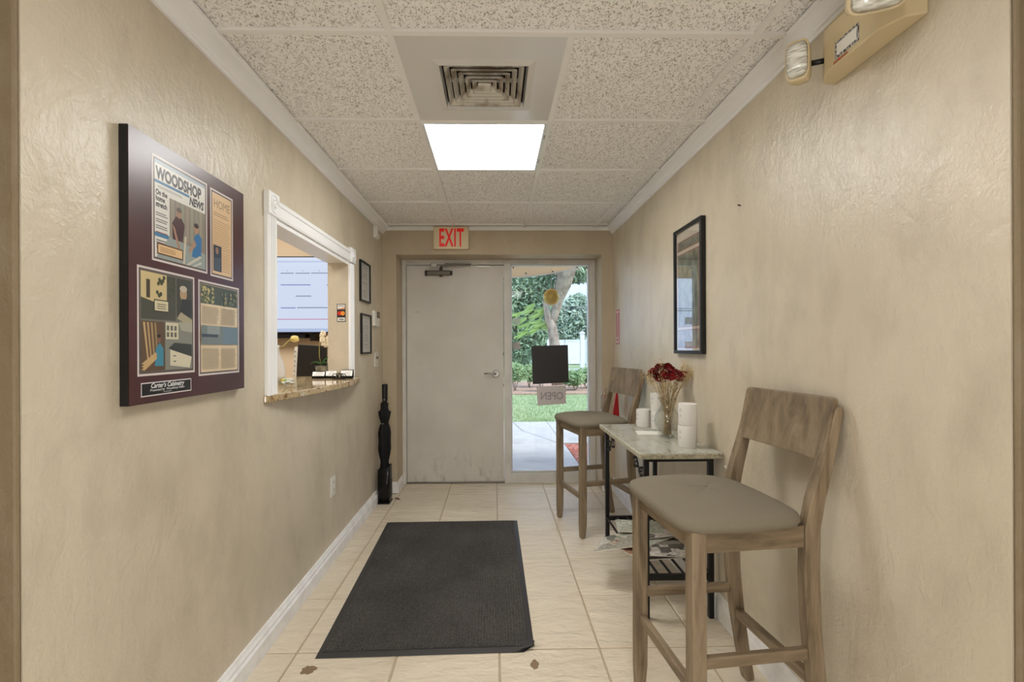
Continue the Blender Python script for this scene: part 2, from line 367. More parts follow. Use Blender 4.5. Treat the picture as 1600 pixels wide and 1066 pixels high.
# ---- crown mouldings, baseboards
cp = [(0,-.062),(.010,-.062),(.013,-.052),(.019,-.050),(.022,-.042),(.034,-.030),(.046,-.014),(.050,-.008),(.060,-.006),(.064,.002),(0,.002)]
def arc(pts): return pts
struct(M().prism([(XL+a, ZC+b) for a, b in cp], 'Y', Y0-.01, YB).build('trim_1', WHITE))
struct(M().prism([(XR-a*.85, ZC+b) for a, b in cp], 'Y', .92, YB).build('trim_2', WHITE))
def bbp(h, t): return [(0,0),(t,0),(t,h*.62),(t*.72,h*.70),(t*.72,h*.80),(t*.45,h*.9),(t*.3,h),(0,h)]
struct(M().prism([(XL+a, b) for a, b in bbp(.098,.024)], 'Y', Y0, YB).build('baseboard_left', WHITE2))
struct(M().prism([(XR-a, b) for a, b in bbp(.118,.013)], 'Y', .925, YB).build('baseboard_right', WHITE2))
m = M(); m.prism([(YB-a, b) for a, b in bbp(.095,.012)], 'X', XL, DX0); m.prism([(DX0+a, b) for a, b in bbp(.095,.012)], 'Y', YB-.012, YO)
m.prism([(YB-a, b) for a, b in bbp(.095,.012)], 'X', DX1, XR)
struct(m.build('baseboard_back', WHITE2))

# ---- door frame, door, sidelight
FR = noisemat('painted_steel_frame', [(.3, srgb(198,194,186)), (.6, srgb(208,204,196))], 8, rough=.4)
fy0, fy1 = 4.345, 4.44
# mitred frame
m = M(); m.box(DX0, -.812, fy0, fy1, 0, DZ); m.box(.088, .150, fy0, fy1, 0, DZ); m.box(.878, DX1, fy0, fy1, 0, DZ); m.box(-.812, .088, fy0, fy1, 2.012, DZ); m.box(.15, .878, fy0, fy1, 2.016, DZ); m.box(.15, .878, fy0, fy1, 0, .096)
struct(m.build('trim_3', FR, bevel=.003))
def door_mat():
    m = mat('scuffed_door_paint', srgb(204,198,188), .42); p = m.node_tree.nodes['Principled BSDF']
    c = coords(m, 'Position', (1,1,1))
    n = N(m, 'ShaderNodeTexNoise', Scale=3, Detail=4); LK(m, c, n.inputs['Vector'])
    base = ramp(m, n.outputs[0], [(.3, srgb(198,192,182)), (.7, srgb(210,204,195))])
    # dirt: stronger near the foot of the door (scuffs are real wear)
    g = N(m, 'ShaderNodeNewGeometry'); sx = N(m, 'ShaderNodeSeparateXYZ'); LK(m, g.outputs['Position'], sx.inputs[0])
    low = ramp(m, sx.outputs['Z'], [(0.0,(1,1,1,1)),(.34,(0,0,0,1))])
    c2 = coords(m, 'Position', (4,1,1.4)); n2 = N(m, 'ShaderNodeTexNoise', Scale=4.2, Detail=8, Roughness=.7); LK(m, c2, n2.inputs['Vector'])
    d = ramp(m, n2.outputs[0], [(.52,(0,0,0,1)),(.74,(.8,.8,.8,1))])
    mu = N(m, 'ShaderNodeMixRGB', Fac=1.0, blend_type='MULTIPLY'); LK(m, low, mu.inputs[1]); LK(m, d, mu.inputs[2])
    c3 = coords(m, 'Position', (1,1,5)); n3 = N(m, 'ShaderNodeTexNoise', Scale=9, Detail=5); LK(m, c3, n3.inputs['Vector'])
    d3 = ramp(m, n3.outputs[0], [(.70,(0,0,0,1)),(.76,(.6,.6,.6,1))])
    ad = N(m, 'ShaderNodeMixRGB', Fac=.7, blend_type='ADD'); LK(m, mu.outputs[0], ad.inputs[1]); LK(m, d3, ad.inputs[2])
    mx = N(m, 'ShaderNodeMixRGB'); LK(m, ad.outputs[0], mx.inputs[0]); LK(m, base, mx.inputs[1]); mx.inputs[2].default_value = srgb(122,108,92)
    LK(m, mx.outputs[0], p.inputs['Base Color']); return m
door = struct(M().box(-.808, .084, 4.385, 4.43, .012, 2.008).build('door_1', door_mat(), bevel=.0015))
M().box(-.808, .084, 4.378, 4.43, .0, .011).build('sweep', CHROME, door)
hd = M().lathe([(.0335,0),(.0335,.006),(.028,.012)], (0,0,0), 28).lathe([(.014,.01),(.013,.05)], (0,0,0), 16)
hd.v = [(.012+x, 4.385-z, 1.007+y) for x, y, z in hd.v]
h1 = fixn(hd.build('handle', CHROME, door))
lv = M().tube([(.012,4.337,1.007),(-.02,4.333,1.009),(-.06,4.335,1.011),(-.095,4.342,1.010)], [.011,.009,.008,.0075], 10)
fixn(lv.build('lever', CHROME, h1))
for z, r in ((1.19,.006),(.90,.006)):
    M().box(.078,.0845,4.3835,4.386,z-.012,z+.012).build('scuff_mark', DARKG, door)
cl = M().box(-.62,-.40,4.335,4.383,1.915,1.957).build('door_closer', DARKG, door, bevel=.01, seg=3)
M().box(-.634,-.612,4.34,4.38,1.913,1.959).build('end_cap', BLACK, cl, bevel=.004)
M().box(-.40,-.385,4.342,4.378,1.917,1.955).build('end_cap', BLACK, cl, bevel=.004)
fixn(M().lathe([(.014,1.90),(.014,1.99)], (-.49,4.36,0), 12).build('spindle', DARKG, cl))
M().obox((-.355,4.33,1.998), (.14,.008,.006), Matrix.Rotation(R(-2),3,'Y')).build('closer_arm', DARKG, cl, bevel=.002)
M().obox((-.33,4.315,2.012), (.12,.007,.004), Matrix.Rotation(R(1),3,'Y')).build('closer_arm', DARKG, cl, bevel=.001)
M().box(-.58,-.52,4.325,4.345,1.985,2.025).build('arm_bracket', CHROME, cl, bevel=.006)
sb = M().box(-.144,-.04,4.36,4.384,1.986,2.004).build('alarm_contact', PLASTIC, door, bevel=.003)
win = struct(M().box(.15, .878, 4.405, 4.409, .1, 2.014).build('window_1', GLASS))
m = M()
for a in ((.150,.162,.098,2.016),(.866,.878,.098,2.016)): m.box(a[0],a[1],4.37,4.43,a[2],a[3])
m.box(.162,.866,4.37,4.43,2.004,2.016); m.box(.162,.866,4.37,4.43,.098,.112)
m.build('glazing_bead', ALU, win, bevel=.003)
for x in (.168, .855): M().box(x, x+.014, 4.396, 4.404, 1.982, 1.998).build('corner_clip', DARKG, win)
struct(M().box(DX0, DX1, 4.36, 4.50, -.012, .006).build('trim_4', DARKG, bevel=.003))

# ---- service opening casing
wc = struct(M().box(XL-.001, XL+.006, OY0-.0, OY1, OZ1-.022, OZ1).box(XT-.01, XL+.004, OY0, OY1, OZ1-.008, OZ1+.002).box(XT-.002, XL+.003, OY0-.002, OY0+.010, OZ0, OZ1).build('window_2', WHITE))
def flute(y0, y1, n=3, t=.020):     # fluted casing profile in (x, along) coordinates
    w = y1-y0; p = [(XL, y0), (XL+t*.7, y0), (XL+t, y0+w*.1)]
    for k in range(n):
        a = y0+w*(.2+.6*k/n); b = a+w*.6/n
        p += [(XL+t, a+.001), (XL+t*.72, a+.003), (XL+t*.72, b-.004), (XL+t, b-.002)]
    return p+[(XL+t, y1-w*.1), (XL+t*.7, y1), (XL, y1)]
M().prism(flute(2.005, 2.088), 'Z', OZ0, OZ1).build('jamb_casing', WHITE, wc)
M().prism(flute(3.150, 3.228), 'Z', OZ0, OZ1-.012).build('jamb_casing', WHITE, wc)
hp = [(XL,1.822),(XL+.016,1.822),(XL+.02,1.830),(XL+.02,1.842),(XL+.015,1.845),(XL+.015,1.876),(XL+.02,1.879),(XL+.02,1.895),(XL+.014,1.902),(XL,1.902)]
M().prism(hp, 'Y', 2.095, 3.148).build('head_casing', WHITE, wc)
for yc in (2.048, 3.191):
    ro = M().box(XL, XL+.026, yc-.048, yc+.048, 1.818, 1.916).build('rosette', WHITE, wc, bevel=.003)
    for r0 in (.036, .022, .009):
        t = M(); q = [(XL+.026, yc+r0*math.cos(a*PI/12), 1.867+r0*math.sin(a*PI/12)) for a in range(25)]
        t.tube(q, .0035 if r0 > .01 else .008, 6); fixn(t.build('turned_ring', WHITE, ro))

# =================================================================== CEILING FITTINGS
vt = thing('air_vent', (-.034, 1.89, ZC), 'square white louvred air vent set in a glossy white ceiling panel', 'vent')
GLOSSW = mat('glossy_white_enamel', srgb(214,212,208), .12)
vc, vh = (-.035, 1.892), (.178, .17)
m = M(); px0, px1, py0, py1 = gx[0]+.0118, gx[1]-.0118, 1.5838, 2.1682
m.box(px0, px1, py0, vc[1]-vh[1], ZC-.003, ZC+.002); m.box(px0, px1, vc[1]+vh[1], py1, ZC-.003, ZC+.002)
m.box(px0, vc[0]-vh[0], vc[1]-vh[1], vc[1]+vh[1], ZC-.003, ZC+.002); m.box(vc[0]+vh[0], px1, vc[1]-vh[1], vc[1]+vh[1], ZC-.003, ZC+.002)
m.build('panel', GLOSSW, vt)
def sqring(mb, ho, zo, hi, zi, t=.002, mi=0):
    for s_ in (0,):
        rings = []
        for h, z in ((ho, zo), (hi, zi), (hi, zi+t), (ho, zo+t), (ho, zo)):
            rings.append([(vc[0]+sx*h[0], vc[1]+sy*h[1], z) for sx, sy in ((-1,-1),(1,-1),(1,1),(-1,1))])
        mb.loft(rings, mi, False, False)
m = M(); sqring(m, (.19,.18), ZC-.004, (.165,.156), ZC-.011); sqring(m, (.165,.156), ZC-.011, (.158,.149), ZC+.012); fixn(m.build('vent_frame', GLOSSW, vt))
VW = noisemat('dusty_white_enamel', [(.35, srgb(150,134,112)), (.55, srgb(206,200,188))], 16, rough=.4)
for k in range(5):
    a = .150-.0255*k
    m = M(); sqring(m, (a, a*.95), ZC-.008, (a-.001, a*.95-.001), ZC-.001, .0005); sqring(m, (a-.001, a*.95-.001), ZC-.002, (a-.018, a*.95-.018), ZC+.016, .0015); fixn(m.build('louvre', VW, vt))
m = M(); m.rects([(vc[0], vc[1], ZC-.009, .024, .023), (vc[0], vc[1], ZC-.002, .027, .026), (vc[0], vc[1], ZC+.018, .012, .011)]); fixn(m.build('centre_cap', VW, vt, bevel=.002))
DUCT = mat('dark_duct', srgb(30,28,24), .8)
m = M(); m.box(vc[0]-.17, vc[0]+.17, vc[1]-.16, vc[1]+.16, ZC+.075, ZC+.08)
for sx in (-1, 1): m.box(vc[0]+sx*.17-.001, vc[0]+sx*.17+.001, vc[1]-.16, vc[1]+.16, ZC+.002, ZC+.08); m.box(vc[0]-.17, vc[0]+.17, vc[1]+sx*.16-.001, vc[1]+sx*.16+.001, ZC+.002, ZC+.08)
m.build('duct', DUCT, vt)
M().box(vc[0]-.15, vc[0]+.15, vc[1]-.004, vc[1]+.004, ZC+.018, ZC+.03).box(vc[0]-.004, vc[0]+.004, vc[1]-.14, vc[1]+.14, ZC+.018, ZC+.03).build('cross_bar', VW, vt)
# open the plenum above the vent
ce.data.clear_geometry()
m = M(); a0, a1, b0, b1 = vc[0]-.172, vc[0]+.172, vc[1]-.162, vc[1]+.162
m.box(XL-.13, a0, .9, YB+.02, ZC+.02, ZC+.035); m.box(a1, XR+.13, .9, YB+.02, ZC+.02, ZC+.035); m.box(a0, a1, .9, b0, ZC+.02, ZC+.035); m.box(a0, a1, b1, YB+.02, ZC+.02, ZC+.035)
ce.data.from_pydata(m.v, [], m.f)

lt = thing('ceiling_light', (-.04, 2.483, ZC), 'lit square fluorescent ceiling light with frosted diffuser beyond the vent', 'light')
lx0, lx1, ly0, ly1 = gx[0]+.008, gx[1]-.008, 2.190, 2.778
m = M(); m.box(lx0, lx1, ly0, ly0+.016, ZC-.006, ZC+.004); m.box(lx0, lx1, ly1-.012, ly1, ZC-.006, ZC+.004); m.box(lx0, lx0+.016, ly0+.016, ly1-.012, ZC-.006, ZC+.004); m.box(lx1-.018, lx1, ly0+.016, ly1-.012, ZC-.006, ZC+.004)
m.build('frame', mat('light_frame_white', srgb(222,224,226), .3), lt, bevel=.002)
def diff_mat():
    m = mat('lit_diffuser', srgb(235,235,230), .5); p = m.node_tree.nodes['Principled BSDF']
    g = N(m, 'ShaderNodeNewGeometry'); sx = N(m, 'ShaderNodeSeparateXYZ'); LK(m, g.outputs['Position'], sx.inputs[0])
    ma = N(m, 'ShaderNodeMath', operation='MULTIPLY'); ma.inputs[1].default_value = 2*PI/.19; LK(m, sx.outputs[0], ma.inputs[0])
    sn = N(m, 'ShaderNodeMath', operation='SINE'); LK(m, ma.outputs[0], sn.inputs[0])
    st = N(m, 'ShaderNodeMath', operation='MULTIPLY_ADD'); st.inputs[1].default_value = FIX*.12; st.inputs[2].default_value = FIX; LK(m, sn.outputs[0], st.inputs[0])
    p.inputs['Emission Color'].default_value = (.99, .99, .965, 1); LK(m, st.outputs[0], p.inputs['Emission Strength']); return m
M().box(lx0+.014, lx1-.016, ly0+.014, ly1-.010, ZC-.001, ZC+.003).build('diffuser', diff_mat(), lt)
for y in (2.33, 2.63): M().box(lx1-.010, lx1-.002, y-.02, y+.02, ZC-.010, ZC-.005).build('latch', CHROME, lt)

ex = thing('exit_sign', (-.368, 4.08, 2.09), 'off-white EXIT sign with red letters above the door', 'sign')
SIGNB = mat('sign_housing', srgb(222,206,170), .45)
M().box(-.519, -.217, 4.055, YB, 2.094, 2.288).build('housing', SIGNB, ex, bevel=.008, seg=3)
M().box(-.507, -.229, 4.052, 4.056, 2.106, 2.278).build('face', SIGNB, ex, bevel=.001)
m = M(); vs, fs = text_mesh('EXIT', .213, FRONT, (-.3655, 4.051, 2.118), .0015, .0045, .46, 'CENTER', space=1.08); m.add(vs, fs); m.build('letters', RED, ex)

em = thing('emergency_light', (1.03, 1.26, 2.04), 'beige two-headed emergency light unit high on the right wall', 'emergency light')
m = M(); m.prism([(XR,1.10),(XR,1.412),(.985,1.40),(.958,1.352),(.958,1.16),(.985,1.112)][::-1], 'Z', 2.037, 2.165)
bd = fixn(m.build('body', BEIGEP, em, bevel=.004))
m = M(); m.prism([(XR,1.10),(XR,1.412),(.985,1.40),(.958,1.352),(.958,1.16),(.985,1.112)][::-1], 'Z', 2.1655, 2.212); m.v = [(x if z < 2.2 else XR-(XR-x)*.4, y, z) for x, y, z in m.v]
fixn(m.build('hood', BEIGEP, em, bevel=.003))
SPK = noisemat('label_border_print', [(.45, srgb(40,40,44)), (.55, srgb(190,190,190))], 160, rough=.5)
M().box(.9565,.958,1.222,1.308,2.052,2.098).build('label_plate', SPK, em)
M().box(.9562,.9566,1.229,1.301,2.059,2.091).build('label_paper', PAPER, em)
m = M()
for k in range(2): m.box(.9565,.958,1.262,1.315,2.042+k*.004,2.0432+k*.004)
m.build('small_print', mat('red_brown_print', srgb(170,80,50), .6), em)
fixn(M().sphere((.957,1.292,2.0445), .0022, 8, 5).build('indicator', RED, em))
LENS = noisemat('ribbed_clear_lens', [(.35, srgb(176,172,160)), (.65, srgb(240,240,232))], 30, rough=.12, vs=(1,1,6), coat=.6)
def head(cx, cy, cz, hw, hh, rz, rx):
    Mt = Matrix.Rotation(rz,3,'Z') @ Matrix.Rotation(rx,3,'X')
    def ring(y, sx, sz, n=24):
        out = []
        for i in range(n):
            a = 2*PI*i/n; c, s_ = math.cos(a), math.sin(a)
            out.append(Vector((cx,cy,cz))+Mt@Vector((math.copysign(abs(c)**.5,c)*hw*sx, y, math.copysign(abs(s_)**.5,s_)*hh*sz)))
        return out
    m = M(); m.loft([ring(-.028,1,1), ring(-.024,1.04,1.04), ring(.0,1.02,1.02), ring(.035,.85,.8), ring(.05,.5,.4)])
    h = fixn(m.build('lamp_head', BEIGEP, em))
    m = M(); m.loft([ring(-.0285,.93,.9), ring(-.038,.8,.76), ring(-.041,.4,.4)]); l = fixn(m.build('lens', LENS, h))
    m = M()
    for k in range(-3, 4):
        q = [Vector((cx,cy,cz))+Mt@Vector((t*hw*.8, -.0385, k*hh*.2)) for t in (-1,1)]
        m.tube(q, .0016, 5)
    m.build('lens_rib', LENS, l); return h
head(.905, 1.385, 2.085, .030, .058, R(-44), 0)
head(.893, 1.09, 2.075, .058, .040, R(-22), R(30))
fixn(M().tube([(.93,1.385,2.085),(.985,1.36,2.085)], .008, 8).build('pivot', BLACK, em)); fixn(M().tube([(.93,1.10,2.085),(.985,1.15,2.09)], .010, 8).build('pivot', BLACK, em))

# =================================================================== LEFT WALL THINGS
pl = thing('wall_plaque', (-.95, 1.517, 1.10), 'large burgundy plaque with magazine pages and black edges on left wall', 'plaque')
PF = -.940
BURG = noisemat('burgundy_laminate', [(.3, srgb(66,34,36)), (.7, srgb(80,42,43))], 5, rough=.34, coat=.25)
M().box(XL+.001, PF-.0015, 1.236, 1.797, 1.102, 1.830).build('board', BLACK, pl)
M().box(PF-.0015, PF, 1.237, 1.796, 1.103, 1.829).build('face', BURG, pl)
PM = {}
def pc(r, g, b):
    k = (r,g,b)
    if k not in PM: PM[k] = mat('print_ink_%02x%02x%02x' % k, srgb(r,g,b), .36, coat=.15)
    return PM[k]
class Print:      # flat printed sheet on the left wall built of thin ink layers
    def __init__(s, x): s.m = M(); s.mats = []; s.x = x; s.k = 0
    def mi(s, c):
        mm = pc(*c)
        if mm not in s.mats: s.mats.append(mm)
        return s.mats.index(mm)
    def poly(s, pts, c):
        s.k += 1; x = s.x+.00002*s.k; s.m.add([(x, a, b) for a, b in pts], [tuple(range(len(pts)))], s.mi(c)); return s
    def rect(s, y0, y1, z0, z1, c): return s.poly([(y0,z0),(y1,z0),(y1,z1),(y0,z1)], c)
    def ell(s, cy, cz, ry, rz, c, n=14): return s.poly([(cy+ry*math.cos(2*PI*i/n), cz+rz*math.sin(2*PI*i/n)) for i in range(n)], c)
    def text(s, t, size, y, z, c, bold=0, sx=1, shear=0, align='LEFT'):
        s.k += 1; vs, fs = text_mesh(t, size, LEFTW, (s.x+.00002*s.k, y, z), 0, bold, sx, align, shear); s.m.add(vs, fs, s.mi(c)); return s
    def lines(s, y0, y1, z0, z1, n, c, f=.45):
        dz = (z1-z0)/n
        for i in range(n): s.rect(y0, y1-random.uniform(0,.15)*(y1-y0), z0+i*dz, z0+i*dz+dz*f, c)
        return s
    def build(s, name, parent): return s.m.build(name, s.mats, parent)
def framed(y0, y1, z0, z1, inner, name='article'):
    p = Print(PF+.0003)
    p.rect(y0,y1,z0,z1,(214,205,200)); p.rect(y0+.006,y1-.006,z0+.006,z1-.006,(92,78,76)); p.rect(y0+.011,y1-.011,z0+.011,z1-.011,inner); return p
# magazine cover
p = framed(1.319, 1.570, 1.495, 1.790, (226,224,218))
a0, a1, b0, b1 = 1.330, 1.559, 1.506, 1.779
p.rect(a0, a1, b1-.010, b1, (170,185,195))
p.text('WOODSHOP', .047, a0+.006, b1-.051, (62,58,60), .0022, .72)
p.rect(a0, a0+.150, b1-.064, b1-.056, (62,122,164))
p.text('NEWS', .034, a1-.080, b1-.083, (50,48,50), .0016, .74, .2)
p.lines(a0+.012, a0+.12, b1-.076, b1-.068, 2, (150,150,150))
p.text('On the', .020, a0+.004, b1-.096, (45,42,42), .0008, .8); p.text('home', .020, a0+.004, b1-.113, (45,42,42), .0008, .8); p.text('stretch', .020, a0+.004, b1-.130, (45,42,42), .0008, .8)
for k in range(4): p.lines(a0+.004, a0+.052, b1-.155-.018*k, b1-.143-.018*k, 2, (110,104,100) if k < 3 else (150,70,50))
p.rect(a0, a0+.058, b1-.214, b1-.203, (66,124,168)); p.lines(a0+.006, a0+.056, b1-.245, b1-.219, 4, (96,84,80))
q0, q1, w0, w1 = a0+.060, a1, b0, b1-.092
p.rect(q0, q1, w0, w1, (138,130,118))
for k in range(7): p.rect(q0+.006+k*.022, q0+.020+k*.022, w0+.07, w1, (156-6*(k%3),148-6*(k%2),130))
p.poly([(q0,w0+.07),(q1,w0+.05),(q1,w0),(q0-.055,w0)], (150,160,156))
# two workers at a saw: torso, arms, head
p.poly([(q0+.012,w0+.065),(q0+.058,w0+.065),(q0+.066,w0+.118),(q0+.052,w0+.135),(q0+.026,w0+.135),(q0+.010,w0+.112)], (74,44,50)).ell(q0+.042,w0+.148,.013,.016,(168,132,108)).ell(q0+.041,w0+.157,.012,.008,(100,90,82))
p.poly([(q0+.010,w0+.11),(q0+.022,w0+.10),(q0+.045,w0+.045),(q0+.036,w0+.040)], (170,130,104))
p.poly([(q0+.100,w0+.03),(q0+.145,w0+.03),(q0+.150,w0+.095),(q0+.132,w0+.110),(q0+.112,w0+.095)], (52,116,168)).ell(q0+.122,w0+.122,.012,.015,(176,138,112)).ell(q0+.122,w0+.131,.012,.008,(44,36,34))
p.poly([(q0+.112,w0+.085),(q0+.122,w0+.07),(q0+.090,w0+.038),(q0+.084,w0+.046)], (176,138,112))
p.poly([(q0+.058,w0+.0),(q0+.066,w0+.0),(q0+.074,w0+.085),(q0+.066,w0+.085)], (206,196,176)).poly([(q0+.07,w0),(q0+.085,w0),(q0+.15,w0+.035),(q0+.14,w0+.04)], (200,196,180)).poly([(q0+.10,w0),(q0+.112,w0),(q0+.15,w0+.015),(q0+.145,w0+.022)], (196,196,188))
p.rect(a0+.008, a0+.118, b0+.010, b0+.042, (96,68,50)).rect(a0+.012, a0+.114, b0+.014, b0+.038, (226,190,140)).lines(a0+.02, a0+.085, b0+.019, b0+.034, 3, (170,130,90))
p.build('magazine_cover', pl)
# tall article
p = framed(1.587, 1.722, 1.492, 1.786, (222,190,148))
p.text('HOME', .040, 1.6545, 1.728, (140,118,96), 0, .86, align='CENTER').lines(1.605,1.70,1.700,1.715,2,(170,140,110)).lines(1.603,1.706,1.588,1.690,13,(196,164,124)).lines(1.655,1.706,1.515,1.585,9,(196,164,124))
p.rect(1.603,1.650,1.512,1.600,(52,62,74)).ell(1.624,1.582,.009,.012,(150,120,100)).lines(1.606,1.647,1.516,1.56,7,(92,108,120)); p.build('tall_article', pl)
# lower left photo page
p = framed(1.264, 1.502, 1.177, 1.473, (112,110,98))
y0, y1, z0, z1 = 1.277, 1.489, 1.190, 1.460
p.rect(y0, y0+.138, z0+.142, z1, (74,74,62)).poly([(y0,z1-.07),(y0+.1,z1-.09),(y0+.1,z1),(y0,z1)], (206,186,136)).rect(y0+.02,y0+.034,z1-.07,z1-.02,(70,60,44))
for k in range(22): p.ell(y0+.07+random.uniform(-.01,.062), z1-.04+random.uniform(-.03,.035), .006, .006, (66,70,44), 7)
p.rect(y0+.048, y0+.108, z1-.106, z1-.072, (60,54,44)).rect(y0+.051, y0+.105, z1-.103, z1-.075, (212,202,168)).lines(y0+.06, y0+.098, z1-.098, z1-.08, 3, (120,110,90))
p.rect(y0+.142, y1, z0+.15, z1, (66,64,52)).ell(y0+.172, z1-.045, .016, .022, (178,150,112)).ell(y0+.172,z1-.03,.017,.010,(190,180,160)).poly([(y0+.15,z1-.12),(y1,z1-.11),(y1,z1-.06),(y0+.165,z1-.06)], (48,48,44)).poly([(y0+.142,z1-.12),(y1,z1-.145),(y1,z1-.12),(y0+.16,z1-.10)], (170,160,130))
p.rect(y0, y0+.088, z0, z0+.136, (96,74,54))
for k in range(4): p.poly([(y0+.006+.014*k,z0+.133),(y0+.014+.014*k,z0+.133),(y0+.028+.012*k,z0+.03),(y0+.022+.012*k,z0+.03)], (190-14*k,160-12*k,116-10*k))
p.poly([(y0+.05,z0+.012),(y0+.084,z0+.012),(y0+.085,z0+.06),(y0+.07,z0+.078),(y0+.054,z0+.062)], (64,134,158)).ell(y0+.066,z0+.088,.008,.011,(128,92,72)).ell(y0+.066,z0+.096,.008,.005,(36,30,28))
for k in range(3): p.poly([(y0+.0,z0+.004+.008*k),(y0+.012,z0+.002+.008*k),(y0+.06,z0+.034+.006*k),(y0+.052,z0+.038+.006*k)], (196,166,118))
p.rect(y0+.091, y1, z0, z0+.140, (132,132,122)).rect(y0+.094, y0+.148, z0+.088, z0+.136, (208,200,172))
for i in range(3):
    for j in range(2): p.rect(y0+.098+.016*i, y0+.108+.016*i, z0+.094+.019*j, z0+.108+.019*j, (96,98,90))
p.poly([(y0+.150,z0+.14),(y1,z0+.14),(y1,z0+.11),(y0+.16,z0+.115)], (168,164,146)).poly([(y0+.105,z0+.062),(y1-.04,z0+.04),(y1-.002,z0+.034),(y1-.002,z0+.074),(y0+.13,z0+.078)], (58,60,56)).poly([(y0+.112,z0+.012),(y1-.012,z0+.002),(y1-.004,z0+.036),(y0+.112,z0+.058)], (212,204,178)).rect(y0+.125,y0+.137,z0+.038,z0+.041,(90,86,76)).rect(y0+.125,y0+.137,z0+.022,z0+.025,(90,86,76))
p.build('photo_page', pl)
# lower right article page
p = framed(1.522, 1.760, 1.163, 1.471, (220,200,168))
y0, y1, z0, z1 = 1.534, 1.748, 1.176, 1.459
p.rect(y0, y1, z1-.062, z1, (72,80,66))
for k in range(46): p.ell(random.uniform(y0+.006,y0+.07), random.uniform(z1-.058,z1-.006), .005, .005, random.choice([(196,180,120),(160,156,110),(110,116,80)]), 6)
for k in range(26): p.ell(random.uniform(y0+.11,y1-.006), random.uniform(z1-.058,z1-.01), .006, .006, random.choice([(150,140,104),(112,120,94),(90,98,78)]), 6)
for k in (0,1): p.lines(y0+.004+k*.106, y0+.10+k*.106, z0+.158, z1-.068, 10, (186,172,146)); p.lines(y0+.004+k*.106, y0+.10+k*.106, z0+.008, z0+.078, 12, (190,176,150))
p.rect(y0, y1, z0+.088, z0+.150, (118,128,128)).rect(y0+.0,y0+.09,z0+.112,z0+.122,(60,72,84)).rect(y0+.03,y0+.10,z0+.122,z0+.15,(142,150,148)).rect(y0+.12,y1,z0+.09,z0+.148,(108,130,142)); p.build('article_page', pl)
p = Print(PF+.0004)
p.rect(1.276,1.485,1.121,1.159,(222,214,214)).rect(1.279,1.482,1.124,1.156,(22,20,22))
p.text("Carter's Cabinetry", .0185, 1.3805, 1.1425, (236,236,236), .0004, .98, .25, 'CENTER').text('Presented by  Woodshop News', .0095, 1.3805, 1.1335, (220,220,220), .0001, 1.15, .2, 'CENTER').rect(1.362,1.396,1.128,1.1295,(200,200,200)); p.build('name_plate', pl)

# two small framed certificates
def cert(y0, y1, z0, z1, label):
    t = thing('certificate_frame', (XL, (y0+y1)/2, z0), label, 'picture frame', 'framed certificates near the door')
    m = M()
    for a in ((y0,y1,z0,z0+.014),(y0,y1,z1-.014,z1),(y0,y0+.014,z0+.014,z1-.014),(y1-.014,y1,z0+.014,z1-.014)): m.box(XL, XL+.016, *a)
    m.build('frame', BLACK, t, bevel=.002)
    M().box(XL, XL+.006, y0+.013, y1-.013, z0+.013, z1-.013).build('sheet', PAPER, t)
    p = M()
    zz = z1-.035
    while zz > z0+.03:
        w_ = random.uniform(.45,.8)*(y1-y0-.06)/2; c = (y0+y1)/2
        p.box(XL+.006, XL+.0065, c-w_, c+w_, zz, zz+.003); zz -= random.choice([.008,.008,.011,.018])
    p.build('print', GREYINK, t)
    M().box(XL+.009, XL+.011, y0+.013, y1-.013, z0+.013, z1-.013).build('glass', PGLASS, t)
cert(3.40, 3.665, 1.588, 1.886, 'upper black framed certificate on left wall beside the service opening')
cert(3.42, 3.685, 1.206, 1.502, 'lower black framed certificate on left wall beside the service opening')

t = thing('thermostat', (XL, 3.83, 1.42), 'small white thermostat with a dark display on left wall', 'thermostat')
M().box(XL, XL+.024, 3.755, 3.905, 1.425, 1.545).build('body', PLASTIC, t, bevel=.004)
M().box(XL+.024, XL+.026, 3.812, 3.902, 1.492, 1.542).build('display', mat('dark_display', srgb(62,48,38), .3), t)
M().box(XL+.0261, XL+.0266, 3.835, 3.880, 1.508, 1.526).build('digits', mat('display_digits', srgb(140,122,104), .3), t)
t = thing('light_switch', (XL, 3.87, 1.10), 'white wall switch plate with shadow-darkened toggle below the thermostat', 'switch')
M().box(XL, XL+.005, 3.82, 3.925, 1.10, 1.212).build('plate', PLASTIC, t, bevel=.002)
M().box(XL+.005, XL+.016, 3.862, 3.882, 1.160, 1.182).build('toggle', DARKG, t, bevel=.002)  # dark colour on the toggle stands in for its shadow
for z in (1.115, 1.197): fixn(M().sphere((XL+.0055,3.872,z), .004, 8, 5).build('screw', DARKG, t))
t = thing('wall_outlet', (XL, 2.83, .37), 'white duplex wall outlet low on left wall', 'outlet')
M().box(XL, XL+.006, 2.789, 2.865, .374, .490).build('plate', PLASTIC, t, bevel=.002)
for z in (.410, .455):
    s_ = M().box(XL+.006, XL+.008, 2.810, 2.844, z-.014, z+.014).build('socket', PLASTIC, t, bevel=.001)
    M().box(XL+.008, XL+.0084, 2.818, 2.821, z-.006, z+.006).box(XL+.008, XL+.0084, 2.833, 2.836, z-.006, z+.006).build('slot', INK, s_)
t = thing('motion_sensor', (XL, 3.83, 2.14), 'small cream sensor box under the crown moulding near the door', 'sensor')
M().prism([(XL,2.135),(XL+.02,2.135),(XL+.034,2.155),(XL+.034,2.225),(XL,2.23)], 'Y', 3.80, 3.885).build('housing', PLASTIC, t, bevel=.003)
M().box(XL+.034, XL+.0345, 3.815, 3.87, 2.165, 2.195).build('lens', mat('milky_lens', srgb(214,210,200), .2), t)

